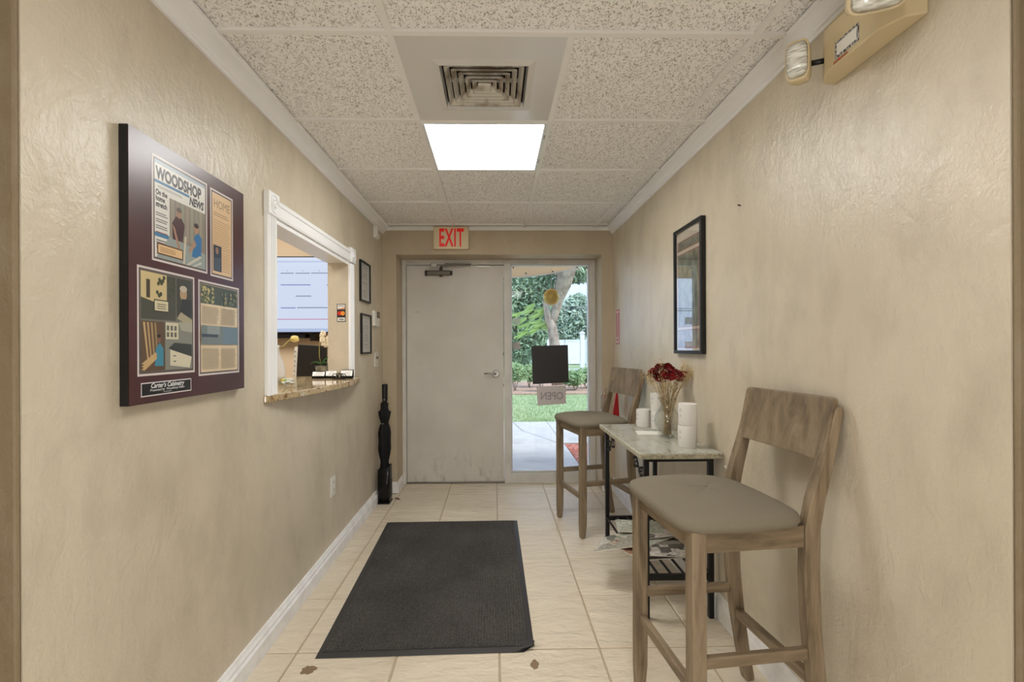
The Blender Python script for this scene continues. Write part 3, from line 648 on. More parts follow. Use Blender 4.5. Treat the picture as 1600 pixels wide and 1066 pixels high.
# card stickers on the far jamb
t = thing('card_sticker', (-1.01, OY1, 1.43), 'black edged payment card sticker with red and orange circles on the opening jamb', 'sticker')
yy = OY1-.0012
M().box(-1.040, -.984, yy, OY1, 1.424, 1.542).build('backing', INK, t)
M().box(-1.036, -.988, yy-.0004, yy, 1.507, 1.538).build('white_band', PAPER, t); M().box(-1.036, -.988, yy-.0004, yy, 1.428, 1.452).build('white_band', PAPER, t)
m = M(); vs, fs = text_mesh('VISA', .017, FRONT, (-1.012, yy-.0008, 1.434), .0002, .0004, .95, 'CENTER', .2); m.add(vs, fs); NAVY = mat('navy_ink', srgb(40,44,90), .5); m.build('letters', NAVY, t); m = M(); vs, fs = text_mesh('DISCOVER', .0085, FRONT, (-1.012, yy-.0008, 1.526), .0002, .0002, .9, 'CENTER'); m.add(vs, fs); m.build('letters', NAVY, t)
def disc(cx_, cz, r, y): return [(cx_+r*math.cos(2*PI*i/24), y, cz+r*math.sin(2*PI*i/24)) for i in range(24)]
M().add(disc(-1.022,1.48,.0145,yy-.0006),[tuple(range(24))]).build('left_circle', mat('sticker_red', srgb(206,52,36), .4), t)
M().add(disc(-1.002,1.48,.0145,yy-.0009),[tuple(range(24))]).build('right_circle', mat('sticker_orange', srgb(236,150,60), .4), t)
M().add([(-1.036,yy-.0006,1.508),(-.988,yy-.0006,1.508),(-.988,yy-.0006,1.520)],[(0,1,2)]).build('orange_corner', mat('sticker_peach', srgb(226,150,110), .5), t)

# =================================================================== COUNTER AND OFFICE
def arcx(y): 
    u = max(0, min(1, (y-2.0)/1.36)); return XL+.012+.088*math.sin(PI*u**1.25)**.8
pts = [(arcx(2.0+1.36*k/30), 2.0+1.36*k/30) for k in range(31)]
pts = [(p_[0], p_[1]) for p_ in pts]
poly = pts+[(XL,3.365),(XL,OY1-.001),(XT,OY1-.001),(XT,3.6),(-1.50,3.6),(-1.50,1.7),(XT,1.7),(XT,OY0+.001),(XL,OY0+.001),(XL,1.995)]
build_single(M().prism(poly[::-1], 'Z', 1.021, 1.052), 'service_counter', GRAN, (-1.0,2.6,1.021), 'gold speckled granite counter with bowed front edge at the service opening', 'counter', bevel=.004)
# office desk below
t = thing('office_desk', (-1.9, 3.2, 0), 'plain desk inside the office below the wall screen', 'desk')
M().box(-3.0, -1.12, 3.62, 4.03, .70, .735).build('desktop', mat('desk_laminate', srgb(150,120,90), .4), t, bevel=.003)
for x in (-2.95, -2.0, -1.2): M().box(x, x+.04, 3.65, 4.0, 0, .70).build('leg', BLACKM, t)

tv = thing('wall_screen', (-1.75, 3.95, 1.36), 'large wall-mounted screen showing a pale blue schedule chart', 'television')
M().box(-2.32, -1.19, 3.915, 3.945, 1.372, 2.005).build('housing', BLACK, tv, bevel=.004)
SCR = mat('screen_pale_blue', srgb(20,20,24), .2, emit=srgb(208,219,240), es=.92)
M().box(-2.31, -1.20, 3.9135, 3.9152, 1.388, 1.995).build('panel', SCR, tv)
def em_(name, c, s=.9): return mat(name, srgb(20,20,20), .3, emit=srgb(*c), es=s)
L1 = em_('chart_line_blue', (132,144,196)); L2 = em_('chart_line_grey', (138,152,176)); L3 = em_('chart_line_pink', (196,140,170)); L4 = em_('chart_band', (176,192,224))
def bar(x0, x1, z, h, mm, nm='chart_line'): M().box(x0, x1, 3.9128, 3.9135, z-h/2, z+h/2).build(nm, mm, tv)
SC = 3.91/740
def zz(py): return 1.25-(py-543)*SC
def xx(px): return (px-772)*SC+.015
bar(-2.3,-1.21,zz(408.5),.012,L4,'toolbar'); bar(-2.3,-1.21,zz(515),.028,L4,'taskbar')
for a, b, py, mm in ((438,458,426.5,L2),(461,483,426.5,L2),(485,513,426.3,L2),(438,484,444.6,L1),(509,516,444.6,L2),(461,485,462,L2),(438,461,480.3,L1),(463,510,480,L2)): bar(xx(a), xx(b), zz(py), .009, mm)
bar(-2.3,-1.21,zz(498),.007,L3)
for px in (448,472,497): bar(xx(px), xx(px)+.004, zz(422.5), .012, L2, 'chart_tick')
M().box(-1.86,-1.56,3.93,4.03,1.335,1.37).box(-1.52,-1.48,3.93,4.03,1.31,1.37).build('bracket', BLACK, tv)

mo = thing('monitor', (-1.27, 3.42, 1.052), 'back of a black computer monitor on the office side of counter', 'monitor')
def quadbox(mb, P, th, mi=0):  # P: 4 corners (tl,tr,br,bl), thickness along +Y
    a = [Vector(p) for p in P]; b = [v+Vector((0,th,0)) for v in a]
    mb.add(a+b, [(0,3,2,1),(4,5,6,7),(0,1,5,4),(1,2,6,5),(2,3,7,6),(3,0,4,7)], mi); return mb
my = 3.36
def at(px, py, y): return ((px-772.8)*y/740, y, 1.25-(py-543.1)*y/740)
quadbox(M(), [at(468,537,my), at(512,540,my), at(512,588,my), at(465,588,my)], .022).build('shell', mat('matte_black_shell', srgb(28,25,24), .5), mo, bevel=.003)
M().box(-1.30,-1.24,3.38,3.52,1.0525,1.06).box(-1.29,-1.25,3.40,3.42,1.055,1.12).build('foot', BLACK, mo)
ca = thing('desk_calendar', (-1.41, 3.47, 1.052), 'white spiral-bound calendar edge standing behind the black monitor', 'calendar')
my = 3.44
quadbox(M(), [at(463,541,my), at(470,541,my), at(470,590,my), at(460,590,my)], .010).build('pages', PAPER, ca)
m = M()
for k in range(6):
    q = at(463.3-.4*k, 548+7.5*k, my-.003); m.box(q[0], q[0]+.005, q[1]-.002, q[1], q[2]-.004, q[2]+.004)
m.build('spiral_hole', INK, ca, kind='stuff')

# white vase with tulip (mostly hidden by the near casing)
t = thing('white_vase', (-1.225, 2.66, 1.052), 'slim white ceramic vase on the counter behind the near casing', 'vase')
fixn(M().lathe([(.030,0),(.044,.02),(.050,.06),(.040,.12),(.024,.16),(.018,.19),(.022,.215)], (-1.218,2.66,1.052), 24).build('body', mat('white_ceramic', srgb(230,226,220), .25), t))
t = thing('yellow_tulip', (-1.21, 2.66, 1.26), 'pale yellow tulip arching out of the slim white vase', 'flower')
GREENST = mat('pale_stem', srgb(196,188,110), .6); YEL = mat('tulip_yellow', srgb(236,214,130), .55)
q = [(-1.218,2.66,1.15),(-1.218,2.66,1.25),at(446,540,2.66),at(452,533,2.66),at(458,529.5,2.66)]
fixn(M().tube(q, .0035, 6).build('stem', GREENST, t))
hb = at(462,528.5,2.66)
for k in range(6):
    a = k*PI/3; m = M(); m.sphere((hb[0]+.004, hb[1]+.008*math.cos(a), hb[2]+.008*math.sin(a)), .017, 8, 6, sc=(1.25,.55,.7)); fixn(m.build('petal', YEL, t))
# orchid
t = thing('potted_orchid', (-1.20, 3.30, 1.052), 'potted orchid with cream blossoms and broad green leaves on the counter', 'plant')
oy = 3.30
pp = [at(494,571,oy), at(517,571,oy), at(515,584,oy), at(496,584,oy)]
quadbox(M(), pp, .07).build('pot', noisemat('grey_stone_pot', [(.4, srgb(120,118,108)), (.6, srgb(168,164,150))], 30, rough=.5), t, bevel=.004)
cb = at(505,584,oy); M().box(cb[0]-.035,cb[0]+.03,oy+.01,oy+.06,1.0525,cb[2]).build('saucer', BLACK, t)
ce_ = at(504,571,oy+.03)
fixn(M().tube([ce_, at(501,556,oy+.02), at(501,540,oy+.02), at(503,530,oy+.02), at(510,523,oy+.02)], .0022, 6).build('stem', GREENST, t))
LEAFG = mat('orchid_leaf', srgb(70,120,60), .3)
for tip, mid, wd in (((487,568),(495,562),.016),((517,556),(511,560),.02),((514,570),(512,562),.018),((503,570),(504,564),.014)):
    A, B_, C_ = Vector(at(504,569,oy+.02)), Vector(at(*mid,oy-.02)), Vector(at(*tip,oy-.03)); m = M(); rings = []
    for k in range(9):
        u = k/8; c = A*(1-u)**2+B_*2*u*(1-u)+C_*u*u; ww = wd*math.sin(PI*min(.98,.12+u*.86))
        rings.append([c+Vector((0,-ww,ww*.5)), c+Vector((0,0,-.002)), c+Vector((0,ww,ww*.5)), c+Vector((0,0,.002))])
    m.loft(rings); fixn(m.build('leaf', LEAFG, t))
CREAM = mat('orchid_cream', srgb(240,228,204), .6)
random.seed(3)
for k in range(7):
    c = Vector(at(random.uniform(503,516), random.uniform(520,539), oy+random.uniform(-.01,.03))); m = M()
    for j in range(5):
        a = j*2*PI/5+random.random(); m.sphere((c.x+.012*math.cos(a), c.y-.002, c.z+.012*math.sin(a)), .011, 7, 5, sc=(1,.25,1))
    fixn(m.build('blossom', CREAM, t))

# glass candy dish
t = thing('candy_dish', (-1.11, 2.63, 1.052), 'square clear glass dish of wrapped candies on the counter', 'dish')
cc = (-1.035, 2.43)
def sq(h, z): return [(cc[0]+sx*h, cc[1]+sy*h, z) for sx, sy in ((-1,-1),(1,-1),(1,1),(-1,1))]
M().loft([sq(.040,1.053), sq(.056,1.102), sq(.053,1.102), sq(.037,1.057)], 0, True, False).build('bowl', VGLASS, t)
random.seed(11)
CM = [mat('candy_white', srgb(236,236,230), .3), mat('candy_yellow', srgb(222,176,60), .3), mat('candy_green', srgb(170,200,140), .3), mat('candy_brown', srgb(140,90,50), .3)]
for k in range(16):
    x, y = cc[0]+random.uniform(-.034,.034), cc[1]+random.uniform(-.034,.034); z = 1.066+random.uniform(0,.026)
    m = M(); mt = Matrix.Rotation(random.uniform(0,3),3,'Z')@Matrix.Rotation(random.uniform(-.5,.5),3,'X'); m.obox((x,y,z),(.011,.007,.005),mt)
    for s_ in (-1,1):
        c = Vector((x,y,z))+mt@Vector((s_*.014,0,0)); m.obox(c,(.004,.008,.001),mt)
    CN = ('white','white','yellow','white','green','white','brown','white')[k%8]
    o = build_single(m, 'wrapped_candy', CM[[0,0,1,0,2,0,3,0][k%8]], (x,y,z), 'small %s wrapped candy in the clear glass dish' % CN, 'candy', '%s candies in the glass dish' % CN, bevel=.002)
# card holders + wire glasses
CARD = mat('business_card', srgb(238,234,230), .6)
def holder(px0, px1, pyt, pyb, y, label, dark=True):
    a = at(px0,pyb,y); b = at(px1,pyt,y); zb = 1.053
    t = thing('card_holder', ((a[0]+b[0])/2, y, zb), label, 'card holder', 'business card holders on the counter')
    h = b[2]-zb
    quadbox(M(), [(a[0]-.004,y+.02,b[2]),(b[0]-.002,y+.02,b[2]),(b[0],y,zb+.016),(a[0],y,zb+.016)], .006).build('card', CARD, t)
    M().box(a[0]-.002,b[0]+.002,y-.006,y-.003,zb,zb+.014).box(a[0]-.002,b[0]+.002,y-.006,y+.035,zb,zb+.004).box(a[0]-.002,b[0]+.002,y+.031,y+.034,zb,zb+h+.004).build('stand', BLACK, t)
    m = M()
    for k in range(3): m.box(a[0]+.01+.006*k, b[0]-.012, y-.0006-.0+.006*(k+1)*.9-.002, y+.0002+.006*(k+1)*.9-.002, zb+.022+.009*k, zb+.0235+.009*k)
    m.build('print', GREYINK, t)
holder(490,508,580,589,3.11,'leftmost card holder with white business cards on the counter')
holder(510.5,526,579,589,3.12,'middle card holder with white business cards behind the wire rack')
holder(534,551,578,588,3.10,'rightmost black card holder against the opening jamb on the counter')
t = thing('wire_rack', (-1.0, 3.06, 1.052), 'small black scrolled wire rack on the counter front of cards', 'rack')
for k, (px, py) in enumerate(((525,588),(531,586),(537,588),(533,590))):
    c = Vector(at(px,py,3.03)); c.z = max(c.z, 1.071); m = M(); r_ = .016
    m.tube([(c.x+r_*math.cos(a*PI/10), c.y+.004*k, c.z+r_*math.sin(a*PI/10)) for a in range(21)], .0025, 6); fixn(m.build('wire_loop', BLACKM, t))
M().box(at(522,590,3.03)[0], at(542,590,3.03)[0], 3.02, 3.05, 1.0525, 1.057).build('base', BLACKM, t)

# =================================================================== FLOOR MAT
def ribmat():
    m = mat('ribbed_charcoal_carpet', srgb(58,56,54), .95, spec=.15); p = m.node_tree.nodes['Principled BSDF']
    c = coords(m, 'Position', (1,1,1))
    n = N(m, 'ShaderNodeTexNoise', Scale=170, Detail=3); LK(m, c, n.inputs['Vector'])
    n2 = N(m, 'ShaderNodeTexNoise', Scale=3, Detail=4); LK(m, c, n2.inputs['Vector'])
    a = ramp(m, n.outputs[0], [(.3, srgb(50,48,46)), (.7, srgb(94,91,88))])
    b = ramp(m, n2.outputs[0], [(.35,(.82,.82,.82,1)),(.65,(1.1,1.1,1.1,1))])
    mu = N(m, 'ShaderNodeMixRGB', Fac=1.0, blend_type='MULTIPLY'); LK(m, a, mu.inputs[1]); LK(m, b, mu.inputs[2])
    v = N(m, 'ShaderNodeTexVoronoi', Scale=9); LK(m, c, v.inputs['Vector'])
    fl_ = ramp(m, v.outputs['Distance'], [(.022,(1,1,1,1)),(.03,(0,0,0,1))])
    mx = N(m, 'ShaderNodeMixRGB'); LK(m, fl_, mx.inputs[0]); LK(m, mu.outputs[0], mx.inputs[1]); mx.inputs[2].default_value = srgb(150,144,130)
    LK(m, mx.outputs[0], p.inputs['Base Color'])
    bp = N(m, 'ShaderNodeBump', Strength=.6, Distance=.002); LK(m, n.outputs[0], bp.inputs['Height']); LK(m, bp.outputs[0], p.inputs['Normal'])
    return m
mt = thing('floor_mat', (-.3, 2.67, 0), 'charcoal ribbed entrance mat with black rubber edges on tile floor', 'floor mat')
A_, B_, C_, D_ = Vector((-.728,1.918,0)), Vector((.160,1.938,0)), Vector((.157,3.413,0)), Vector((-.772,3.404,0))
def bil(u, v, z=0): return (A_*(1-u)*(1-v)+B_*u*(1-v)+C_*u*v+D_*(1-u)*v)+Vector((0,0,z))
RUB = mat('black_rubber', srgb(52,50,50), .6)
e, e2 = .026, .022
o8 = [(0,0),(1-.06,0),(1,.035),(1,1),(0,1)]
m = M()
outer = [bil(*p_, .001) for p_ in ((0,0),(.95,.0),(1,.03),(1,1),(0,1))]; inner = [bil(*p_, .006) for p_ in ((e,e2),(.94,e2),(1-e,.045),(1-e,1-e2*.5),(e,1-e2*.5))]
m.add(outer+inner, [(i,(i+1)%5,5+(i+1)%5,5+i) for i in range(5)]+[(5,6,7,8,9)]); m.build('rubber_edge', RUB, mt)
# ribs: real ridges running along the length
m = M(); nr = 64; vs = []; fs = []
for k in range(nr):
    u0 = e+(1-2*e)*k/nr; du = (1-2*e)/nr
    v0 = e2 if u0 < .93 else .05
    for (uu, z) in ((u0+.12*du,.0065),(u0+.3*du,.0090),(u0+.7*du,.0090),(u0+.88*du,.0065)):
        vs += [bil(uu, v0, z), bil(uu, 1-e2*.5, z)]
    b = 8*k
    for j in range(3): fs.append((b+2*j, b+2*j+2, b+2*j+3, b+2*j+1))
    if k < nr-1: fs.append((b+6, b+8, b+9, b+7))
m.add(vs, fs); m.build('ribbed_carpet', ribmat(), mt)
# curled corner
c0 = Vector((.148,1.965,.006)); M().add([(.075,1.934,.004),(.150,1.955,.016),(.163,1.985,.018),(.158,2.01,.006),(.10,1.95,.006)],[(0,1,2,3,4)]).build('curled_corner', RUB, mt)

# =================================================================== UMBRELLA AND STAND
ux, uy = -.895, 3.86
t = thing('umbrella_stand', (ux, uy, 0), 'narrow black umbrella stand in the corner left of the door', 'umbrella stand')
def rr(hx, hy, r, n=4):
    out = []
    for cx_, cy_, a0 in ((hx-r,hy-r,0),(-hx+r,hy-r,90),(-hx+r,-hy+r,180),(hx-r,-hy+r,270)):
        for k in range(n+1): a = R(a0+90*k/n); out.append((cx_+r*math.cos(a), cy_+r*math.sin(a)))
    return out
def slx(x, z, top): return z+(x*.35 if top else 0)
pr_o, pr_i = rr(.050,.062,.028), rr(.046,.058,.025)
m = M(); m.loft([[(ux+x, uy+y, 0) for x, y in pr_o], [(ux+x, uy+y, slx(x,.285,1)) for x, y in pr_o], [(ux+x, uy+y, slx(x,.285,1)) for x, y in pr_i], [(ux+x, uy+y, .012) for x, y in pr_i]])
sh = fixn(m.build('shell', mat('glossy_black', srgb(9,9,9), .25, spec=.35), t))
M().box(ux+.0502, ux+.0515, uy-.03, uy+.035, .05, .185).build('side_slot', INK, t, bevel=.0005)
M().box(ux-.052, ux+.052, uy-.064, uy+.064, 0, .010).build('foot', BLACK, t, bevel=.004)
um = thing('umbrella', (ux, uy, .012), 'folded black umbrella standing upright in the black stand', 'umbrella')
UF = mat('black_nylon', srgb(11,11,12), .6, spec=.3)
random.seed(5); rings = []
prof = [(.020,.03),(.030,.20),(.034,.30),(.030,.33),(.040,.38),(.047,.43),(.044,.50),(.046,.56),(.040,.60),(.030,.635),(.028,.645),(.038,.68),(.046,.735),(.034,.74),(.026,.76),(.027,.80),(.016,.815)]
for i, (r_, z) in enumerate(prof):
    tw = z*6; ring = []
    for k in range(32):
        a = 2*PI*k/32; ring.append((ux+(r_*(1+.13*math.cos(8*a+tw))+random.uniform(-.0012,.0012))*math.cos(a), uy+(r_*(1+.13*math.cos(8*a+tw)))*math.sin(a), z))
    rings.append(ring)
fixn(M().loft(rings).build('canopy', UF, um))
fixn(M().lathe([(.012,.80),(.014,.81),(.021,.822),(.0225,.84),(.024,.945),(.022,.955),(.016,.958)], (ux+.003,uy,0), 20).build('handle', BLACK, um))
fixn(M().sphere((ux+.004,uy-.024,.832), .0075, 10, 6).build('button', CHROME, um))
M().box(ux-.028,ux+.0,uy-.034,uy-.026,.636,.642).build('strap', mat('grey_strap', srgb(120,120,118), .5), um)
m = M(); lx, ly = -.835, 3.93
m.add([(lx,ly,.012),(lx+.02,ly-.012,.004),(lx+.06,ly-.03,.002),(lx+.035,ly+.004,.010),(lx+.01,ly+.012,.003)],[(0,1,3),(1,2,3),(0,3,4)]); m.add([(lx,ly,.010),(lx+.02,ly-.012,.002),(lx+.06,ly-.03,.0005),(lx+.035,ly+.004,.008),(lx+.01,ly+.012,.001)],[(3,1,0),(3,2,1),(4,3,0)])
build_single(m, 'dried_leaf', mat('dried_leaf_brown', srgb(110,70,50), .7), (lx,ly,0), 'curled brown dried leaf on the floor beside umbrella stand', 'leaf')

# =================================================================== BAR STOOLS
def make_stool(label):
    t = thing('bar_stool', (0,0,0), label, 'bar stool', 'matching wooden bar stools')
    wf, wb, d, h = .199, .194, .177, .0215
    for s_ in (-1, 1):
        m = M(); m.rects([(-d-.004, s_*wf, .0, h*.62, h*.62), (-d-.004, s_*wf, .012, h*.78, h*.78), (-d-.002, s_*wf, .09, h*.97, h*.97), (-d, s_*wf, .30, h, h), (-d, s_*wf, .729, h, h)])
        fixn(m.build('leg', WZ, t, bevel=.003))
    for s_ in (-1, 1):
        P_ = [(0,.064,.016),(.015,.062,.019),(.12,.041,.021),(.26,.020,.0225),(.42,.004,.0235),(.58,-.002,.0245),(.72,.001,.0245),(.80,.018,.023),(.88,.041,.020),(.95,.060,.017),(1.02,.077,.015),(1.06,.086,.013),(1.072,.089,.008)]
        m = M(); m.rects([(d+ox, s_*wb, z, hx, .0165) for z, ox, hx in P_]); fixn(m.build('back_leg', WZ, t, bevel=.003))
    za, zb = .665, .728
    M().box(-d-.008, -d+.010, -wf+h, wf-h, za, zb).build('apron', WY, t, bevel=.002)
    M().box(d-.012, d+.006, -wb+.0165, wb-.0165, za, zb).build('apron', WY, t, bevel=.002)
    for s_ in (-1, 1):
        m = M(); y = s_*wf; y2 = s_*wb
        m.add([(-d+h,y-s_*.006,za),(d-.0245,y2-s_*.004,za),(d-.0245,y2+s_*.012,za),(-d+h,y+s_*.012,za),(-d+h,y-s_*.006,zb),(d-.0245,y2-s_*.004,zb),(d-.0245,y2+s_*.012,zb),(-d+h,y+s_*.012,zb)],
              [(0,3,2,1),(4,5,6,7),(0,1,5,4),(1,2,6,5),(2,3,7,6),(3,0,4,7)]); fixn(m.build('apron', WX, t, bevel=.002))
        m = M(); zs = .335; 
        m.add([(-d+h*.9,y-.010,zs),(d-.012,y2-.010,zs),(d-.012,y2+.010,zs),(-d+h*.9,y+.010,zs),(-d+h*.9,y-.010,zs+.032),(d-.012,y2-.010,zs+.032),(d-.012,y2+.010,zs+.032),(-d+h*.9,y+.010,zs+.032)],
              [(0,3,2,1),(4,5,6,7),(0,1,5,4),(1,2,6,5),(2,3,7,6),(3,0,4,7)]); fixn(m.build('stretcher', WX, t, bevel=.0025))
    M().box(-d-.010, -d+.012, -wf+h*.9, wf-h*.9, .245, .278).build('stretcher', WY, t, bevel=.0025)
    M().box(d+.004, d+.028, -wb+.0165, wb-.0165, .245, .278).build('stretcher', WY, t, bevel=.0025)
    # cushion
    m = M(); rings = []; nn = 72
    def outline(s_, z, crown=0):
        r = []
        for i in range(nn):
            a = 2*PI*i/nn; c, n_ = math.cos(a), math.sin(a)
            x = math.copysign(abs(c)**.27, c); y = math.copysign(abs(n_)**.27, n_)
            X = -.031+x*.193; Y = y*(.219+.020*(1-x*x)+(.004 if x < 0 else -.008*x))
            if c < 0: X -= .012*(1-y*y)
            zz_ = z-.006*(x*x)*(y*y)*(1-s_*0)
            r.append((-.031+(X+.031)*s_, Y*s_, zz_))
        return r
    for s_, z in ((.93,.726),(.985,.731),(1.012,.743),(1.012,.752),(.99,.762),(.94,.769),(.85,.775),(.7,.781),(.5,.786),(.3,.789),(.15,.7902),(.02,.7905)): rings.append(outline(s_, z))
    m.loft(rings); fixn(m.build('seat', FABRIC, t))
    # curved backrest panel
    m = M(); nx_ = 16; W_ = .206; T_ = .017
    def pf(y, z):  # front face x
        u = (z-.911)/(1.097-.911); return d+.033+(.072-.033)*u + .010*(1-(y/W_)**2)
    vs = []; fs = []; nz = 6
    def yz(i, j):
        rr_ = .016; ee = [-1,-.985,-.96,-.92]+[-.8+1.6*q/8 for q in range(9)]+[.92,.96,.985,1]
        y = W_*ee[i]; q = max(0, abs(y)-(W_-rr_)); dz = rr_-math.sqrt(max(0, rr_*rr_-q*q)); z0 = .911+dz; z1 = 1.097-dz; z = z0+(z1-z0)*j/nz
        return y, z
    for k in (0, 1):
        for i in range(nx_+1):
            for j in range(nz+1):
                y, z = yz(i, j); vs.append((pf(y,z)+k*T_, y, z))
    def ix(k, i, j): return k*(nx_+1)*(nz+1)+i*(nz+1)+j
    for i in range(nx_):
        for j in range(nz):
            fs.append((ix(0,i,j),ix(0,i,j+1),ix(0,i+1,j+1),ix(0,i+1,j))); fs.append((ix(1,i,j),ix(1,i+1,j),ix(1,i+1,j+1),ix(1,i,j+1)))
        fs.append((ix(0,i,0),ix(0,i+1,0),ix(1,i+1,0),ix(1,i,0))); fs.append((ix(0,i,nz),ix(1,i,nz),ix(1,i+1,nz),ix(0,i+1,nz)))
    for j in range(nz):
        fs.append((ix(0,0,j),ix(1,0,j),ix(1,0,j+1),ix(0,0,j+1))); fs.append((ix(0,nx_,j),ix(0,nx_,j+1),ix(1,nx_,j+1),ix(1,nx_,j)))
    m.add(vs, fs); fixn(m.build('backrest', WP, t, bevel=.004))
    return t
s1 = make_stool('nearest grey-brown wooden bar stool with taupe seat in the right foreground')
s1.location = (.726, 1.549, 0); s1.rotation_euler = (0, 0, R(5.4))
s2 = dup(s1); s2.location = (.696, 3.32, 0); s2.rotation_euler = (0, 0, R(14.0))
s2['label'] = 'farther grey-brown wooden bar stool with taupe seat next to the glass sidelight'

# clear bag with red contents on the far stool
t = thing('clear_bag', (.89, 3.55, .775), 'small clear bag with red contents behind the far stool seat', 'bag')
random.seed(21)
bgc = at(948.5, 624, 3.58)
m = M(); rings = []
for r_, z in ((.020,.77),(.032,.785),(.034,.83),(.030,.87),(.010,.905),(.005,.912),(.014,.935)):
    rings.append([(bgc[0]-.012+(r_*(1+random.uniform(-.15,.15)))*math.cos(2*PI*k/12), bgc[1]+.7*r_*math.sin(2*PI*k/12), z) for k in range(12)])
fixn(M().loft(rings).build('film', FILM, t))
REDC = mat('deep_red_cloth', srgb(176,22,30), .6)
m = M(); m.sphere((bgc[0]+.002, bgc[1], .866), .026, 12, 8, sc=(.9,.7,1.1)); fixn(m.build('red_filling', REDC, t))
t = thing('red_ribbon', (.985, 3.75, .6), 'red hanging ribbon bow on right wall behind the far stool', 'ribbon')
q0 = Vector(at(965,612,3.80)); q1 = Vector(at(963,652,3.80))
M().add([q0+Vector((-.004,0,.01)), q0+Vector((.006,0,.01)), q1+Vector((.028,0,0)), q1+Vector((-.026,0,0)), q0+Vector((-.004,.02,.01)), q0+Vector((.006,.02,.01)), q1+Vector((.028,.03,0)), q1+Vector((-.026,.03,0))],
   [(0,3,2,1),(4,5,6,7),(0,1,5,4),(1,2,6,5),(2,3,7,6),(3,0,4,7)]).build('tail', REDC, t, bevel=.004)
fixn(M().sphere(q0+Vector((0,-.006,.004)), .011, 10, 6).build('knot', PLASTIC, t))

# =================================================================== CONSOLE TABLE
t = thing('console_table', (.84, 2.53, 0), 'black metal console table with grey-green marble top against right wall', 'table')
m = M(); m.box(.650, 1.026, 2.108, 2.938, .744, .768); tp = m.build('stone_edge', MARBE, t, bevel=.004)
M().box(.654, 1.024, 2.112, 2.934, .7665, .770).build('marble_top', MARB, t, bevel=.001)
LX = (.694, .992); LY = (2.166, 2.922); hl = .0115
for x in LX:
    for y in LY: M().cbox((x,y,.370), (hl,hl,.370)).build('leg', BLACKM, t, bevel=.001)
m = M()
for y in LY: m.box(LX[0]+hl, LX[1]-hl, y-.009, y+.009, .722, .743)
for x in LX: m.box(x-.009, x+.009, LY[0]+hl, LY[1]-hl, .730, .743)
m.build('top_frame', BLACKM, t)
for y in LY: M().box(LX[0]+hl, LX[1]-hl, y-.010, y+.010, .178, .202).build('shelf_rail', BLACKM, t)
for k in range(6):
    x = LX[0]-.004+(LX[1]-LX[0]+.008)*k/5; M().box(x-.006, x+.006, LY[0], LY[1], .194, .199).build('shelf_slat', BLACKM, t)
def spiral(cy_, cz, r0, r1, turns, a0, sgn, n=40):
    return [(.692, cy_+sgn*(r0+(r1-r0)*k/n)*math.cos(a0+2*PI*turns*k/n), cz+(r0+(r1-r0)*k/n)*math.sin(a0+2*PI*turns*k/n)) for k in range(n+1)]
for base, sg in ((LY[0], 1), (LY[1], -1)):
    for off, cz, r_ in ((.158,.690,.042),(.060,.655,.034)):
        c_ = base+sg*off
        m = M(); pts_ = spiral(c_, cz, r_, .010, 1.35, PI/2 if off > .1 else -PI/2, sg)
        for a, b in zip(pts_[:-1], pts_[1:]):
            a = Vector(a); b = Vector(b); dd = (b-a).normalized(); nn_ = Vector((0,-dd.z,dd.y))*.002
            m.add([a-nn_+Vector((-.006,0,0)),a+nn_+Vector((-.006,0,0)),b+nn_+Vector((-.006,0,0)),b-nn_+Vector((-.006,0,0)),a-nn_+Vector((.006,0,0)),a+nn_+Vector((.006,0,0)),b+nn_+Vector((.006,0,0)),b-nn_+Vector((.006,0,0))],
                  [(0,3,2,1),(4,5,6,7),(0,1,5,4),(2,3,7,6)])
        fixn(m.build('scroll', BLACKM, t))
    # s-bar joining the pair
    m = M(); m.tube([(.692, base+sg*.012, .62), (.692, base+sg*.05, .622), (.692, base+sg*.09, .645), (.692, base+sg*.12, .69), (.692, base+sg*.155, .731)], .003, 6); fixn(m.build('scroll_bar', BLACKM, t))

# magazines on the shelf
def pagemat(k, a, b, c):
    m = mat('printed_page_%s' % 'abcdef'[k], (1,1,1,1), .55); p = m.node_tree.nodes['Principled BSDF']
    co = coords(m, 'Object', (1,1,1), True)
    br0 = N(m, 'ShaderNodeTexVoronoi', Scale=11+2*k); br0.distance = 'CHEBYCHEV'; br0.inputs['Randomness'].default_value = .75; sp_ = N(m, 'ShaderNodeSeparateColor'); LK(m, br0.outputs['Color'], sp_.inputs[0])
    brc = ramp(m, sp_.outputs[0], [(.15, b), (.4, a), (.75, c)])
    n = N(m, 'ShaderNodeTexNoise', Scale=70, Detail=3); LK(m, co, n.inputs['Vector']); LK(m, co, br0.inputs['Vector'])
    r_ = ramp(m, n.outputs[0], [(.42,(.35,.33,.3,1)),(.52,(1,1,1,1))]); mu = N(m, 'ShaderNodeMixRGB', Fac=.55, blend_type='MULTIPLY'); LK(m, brc, mu.inputs[1]); LK(m, r_, mu.inputs[2]); LK(m, mu.outputs[0], p.inputs['Base Color']); return m
PG = [pagemat(0, srgb(190,184,170), srgb(120,118,108), srgb(206,200,188)), pagemat(1, srgb(176,150,128), srgb(150,96,76), srgb(200,190,174)), pagemat(2, srgb(160,166,148), srgb(186,188,172), srgb(200,200,188)), pagemat(3, srgb(200,194,184), srgb(96,92,86), srgb(210,206,198))]
EDGE = mat('page_edges', srgb(222,216,202), .7)
random.seed(4)
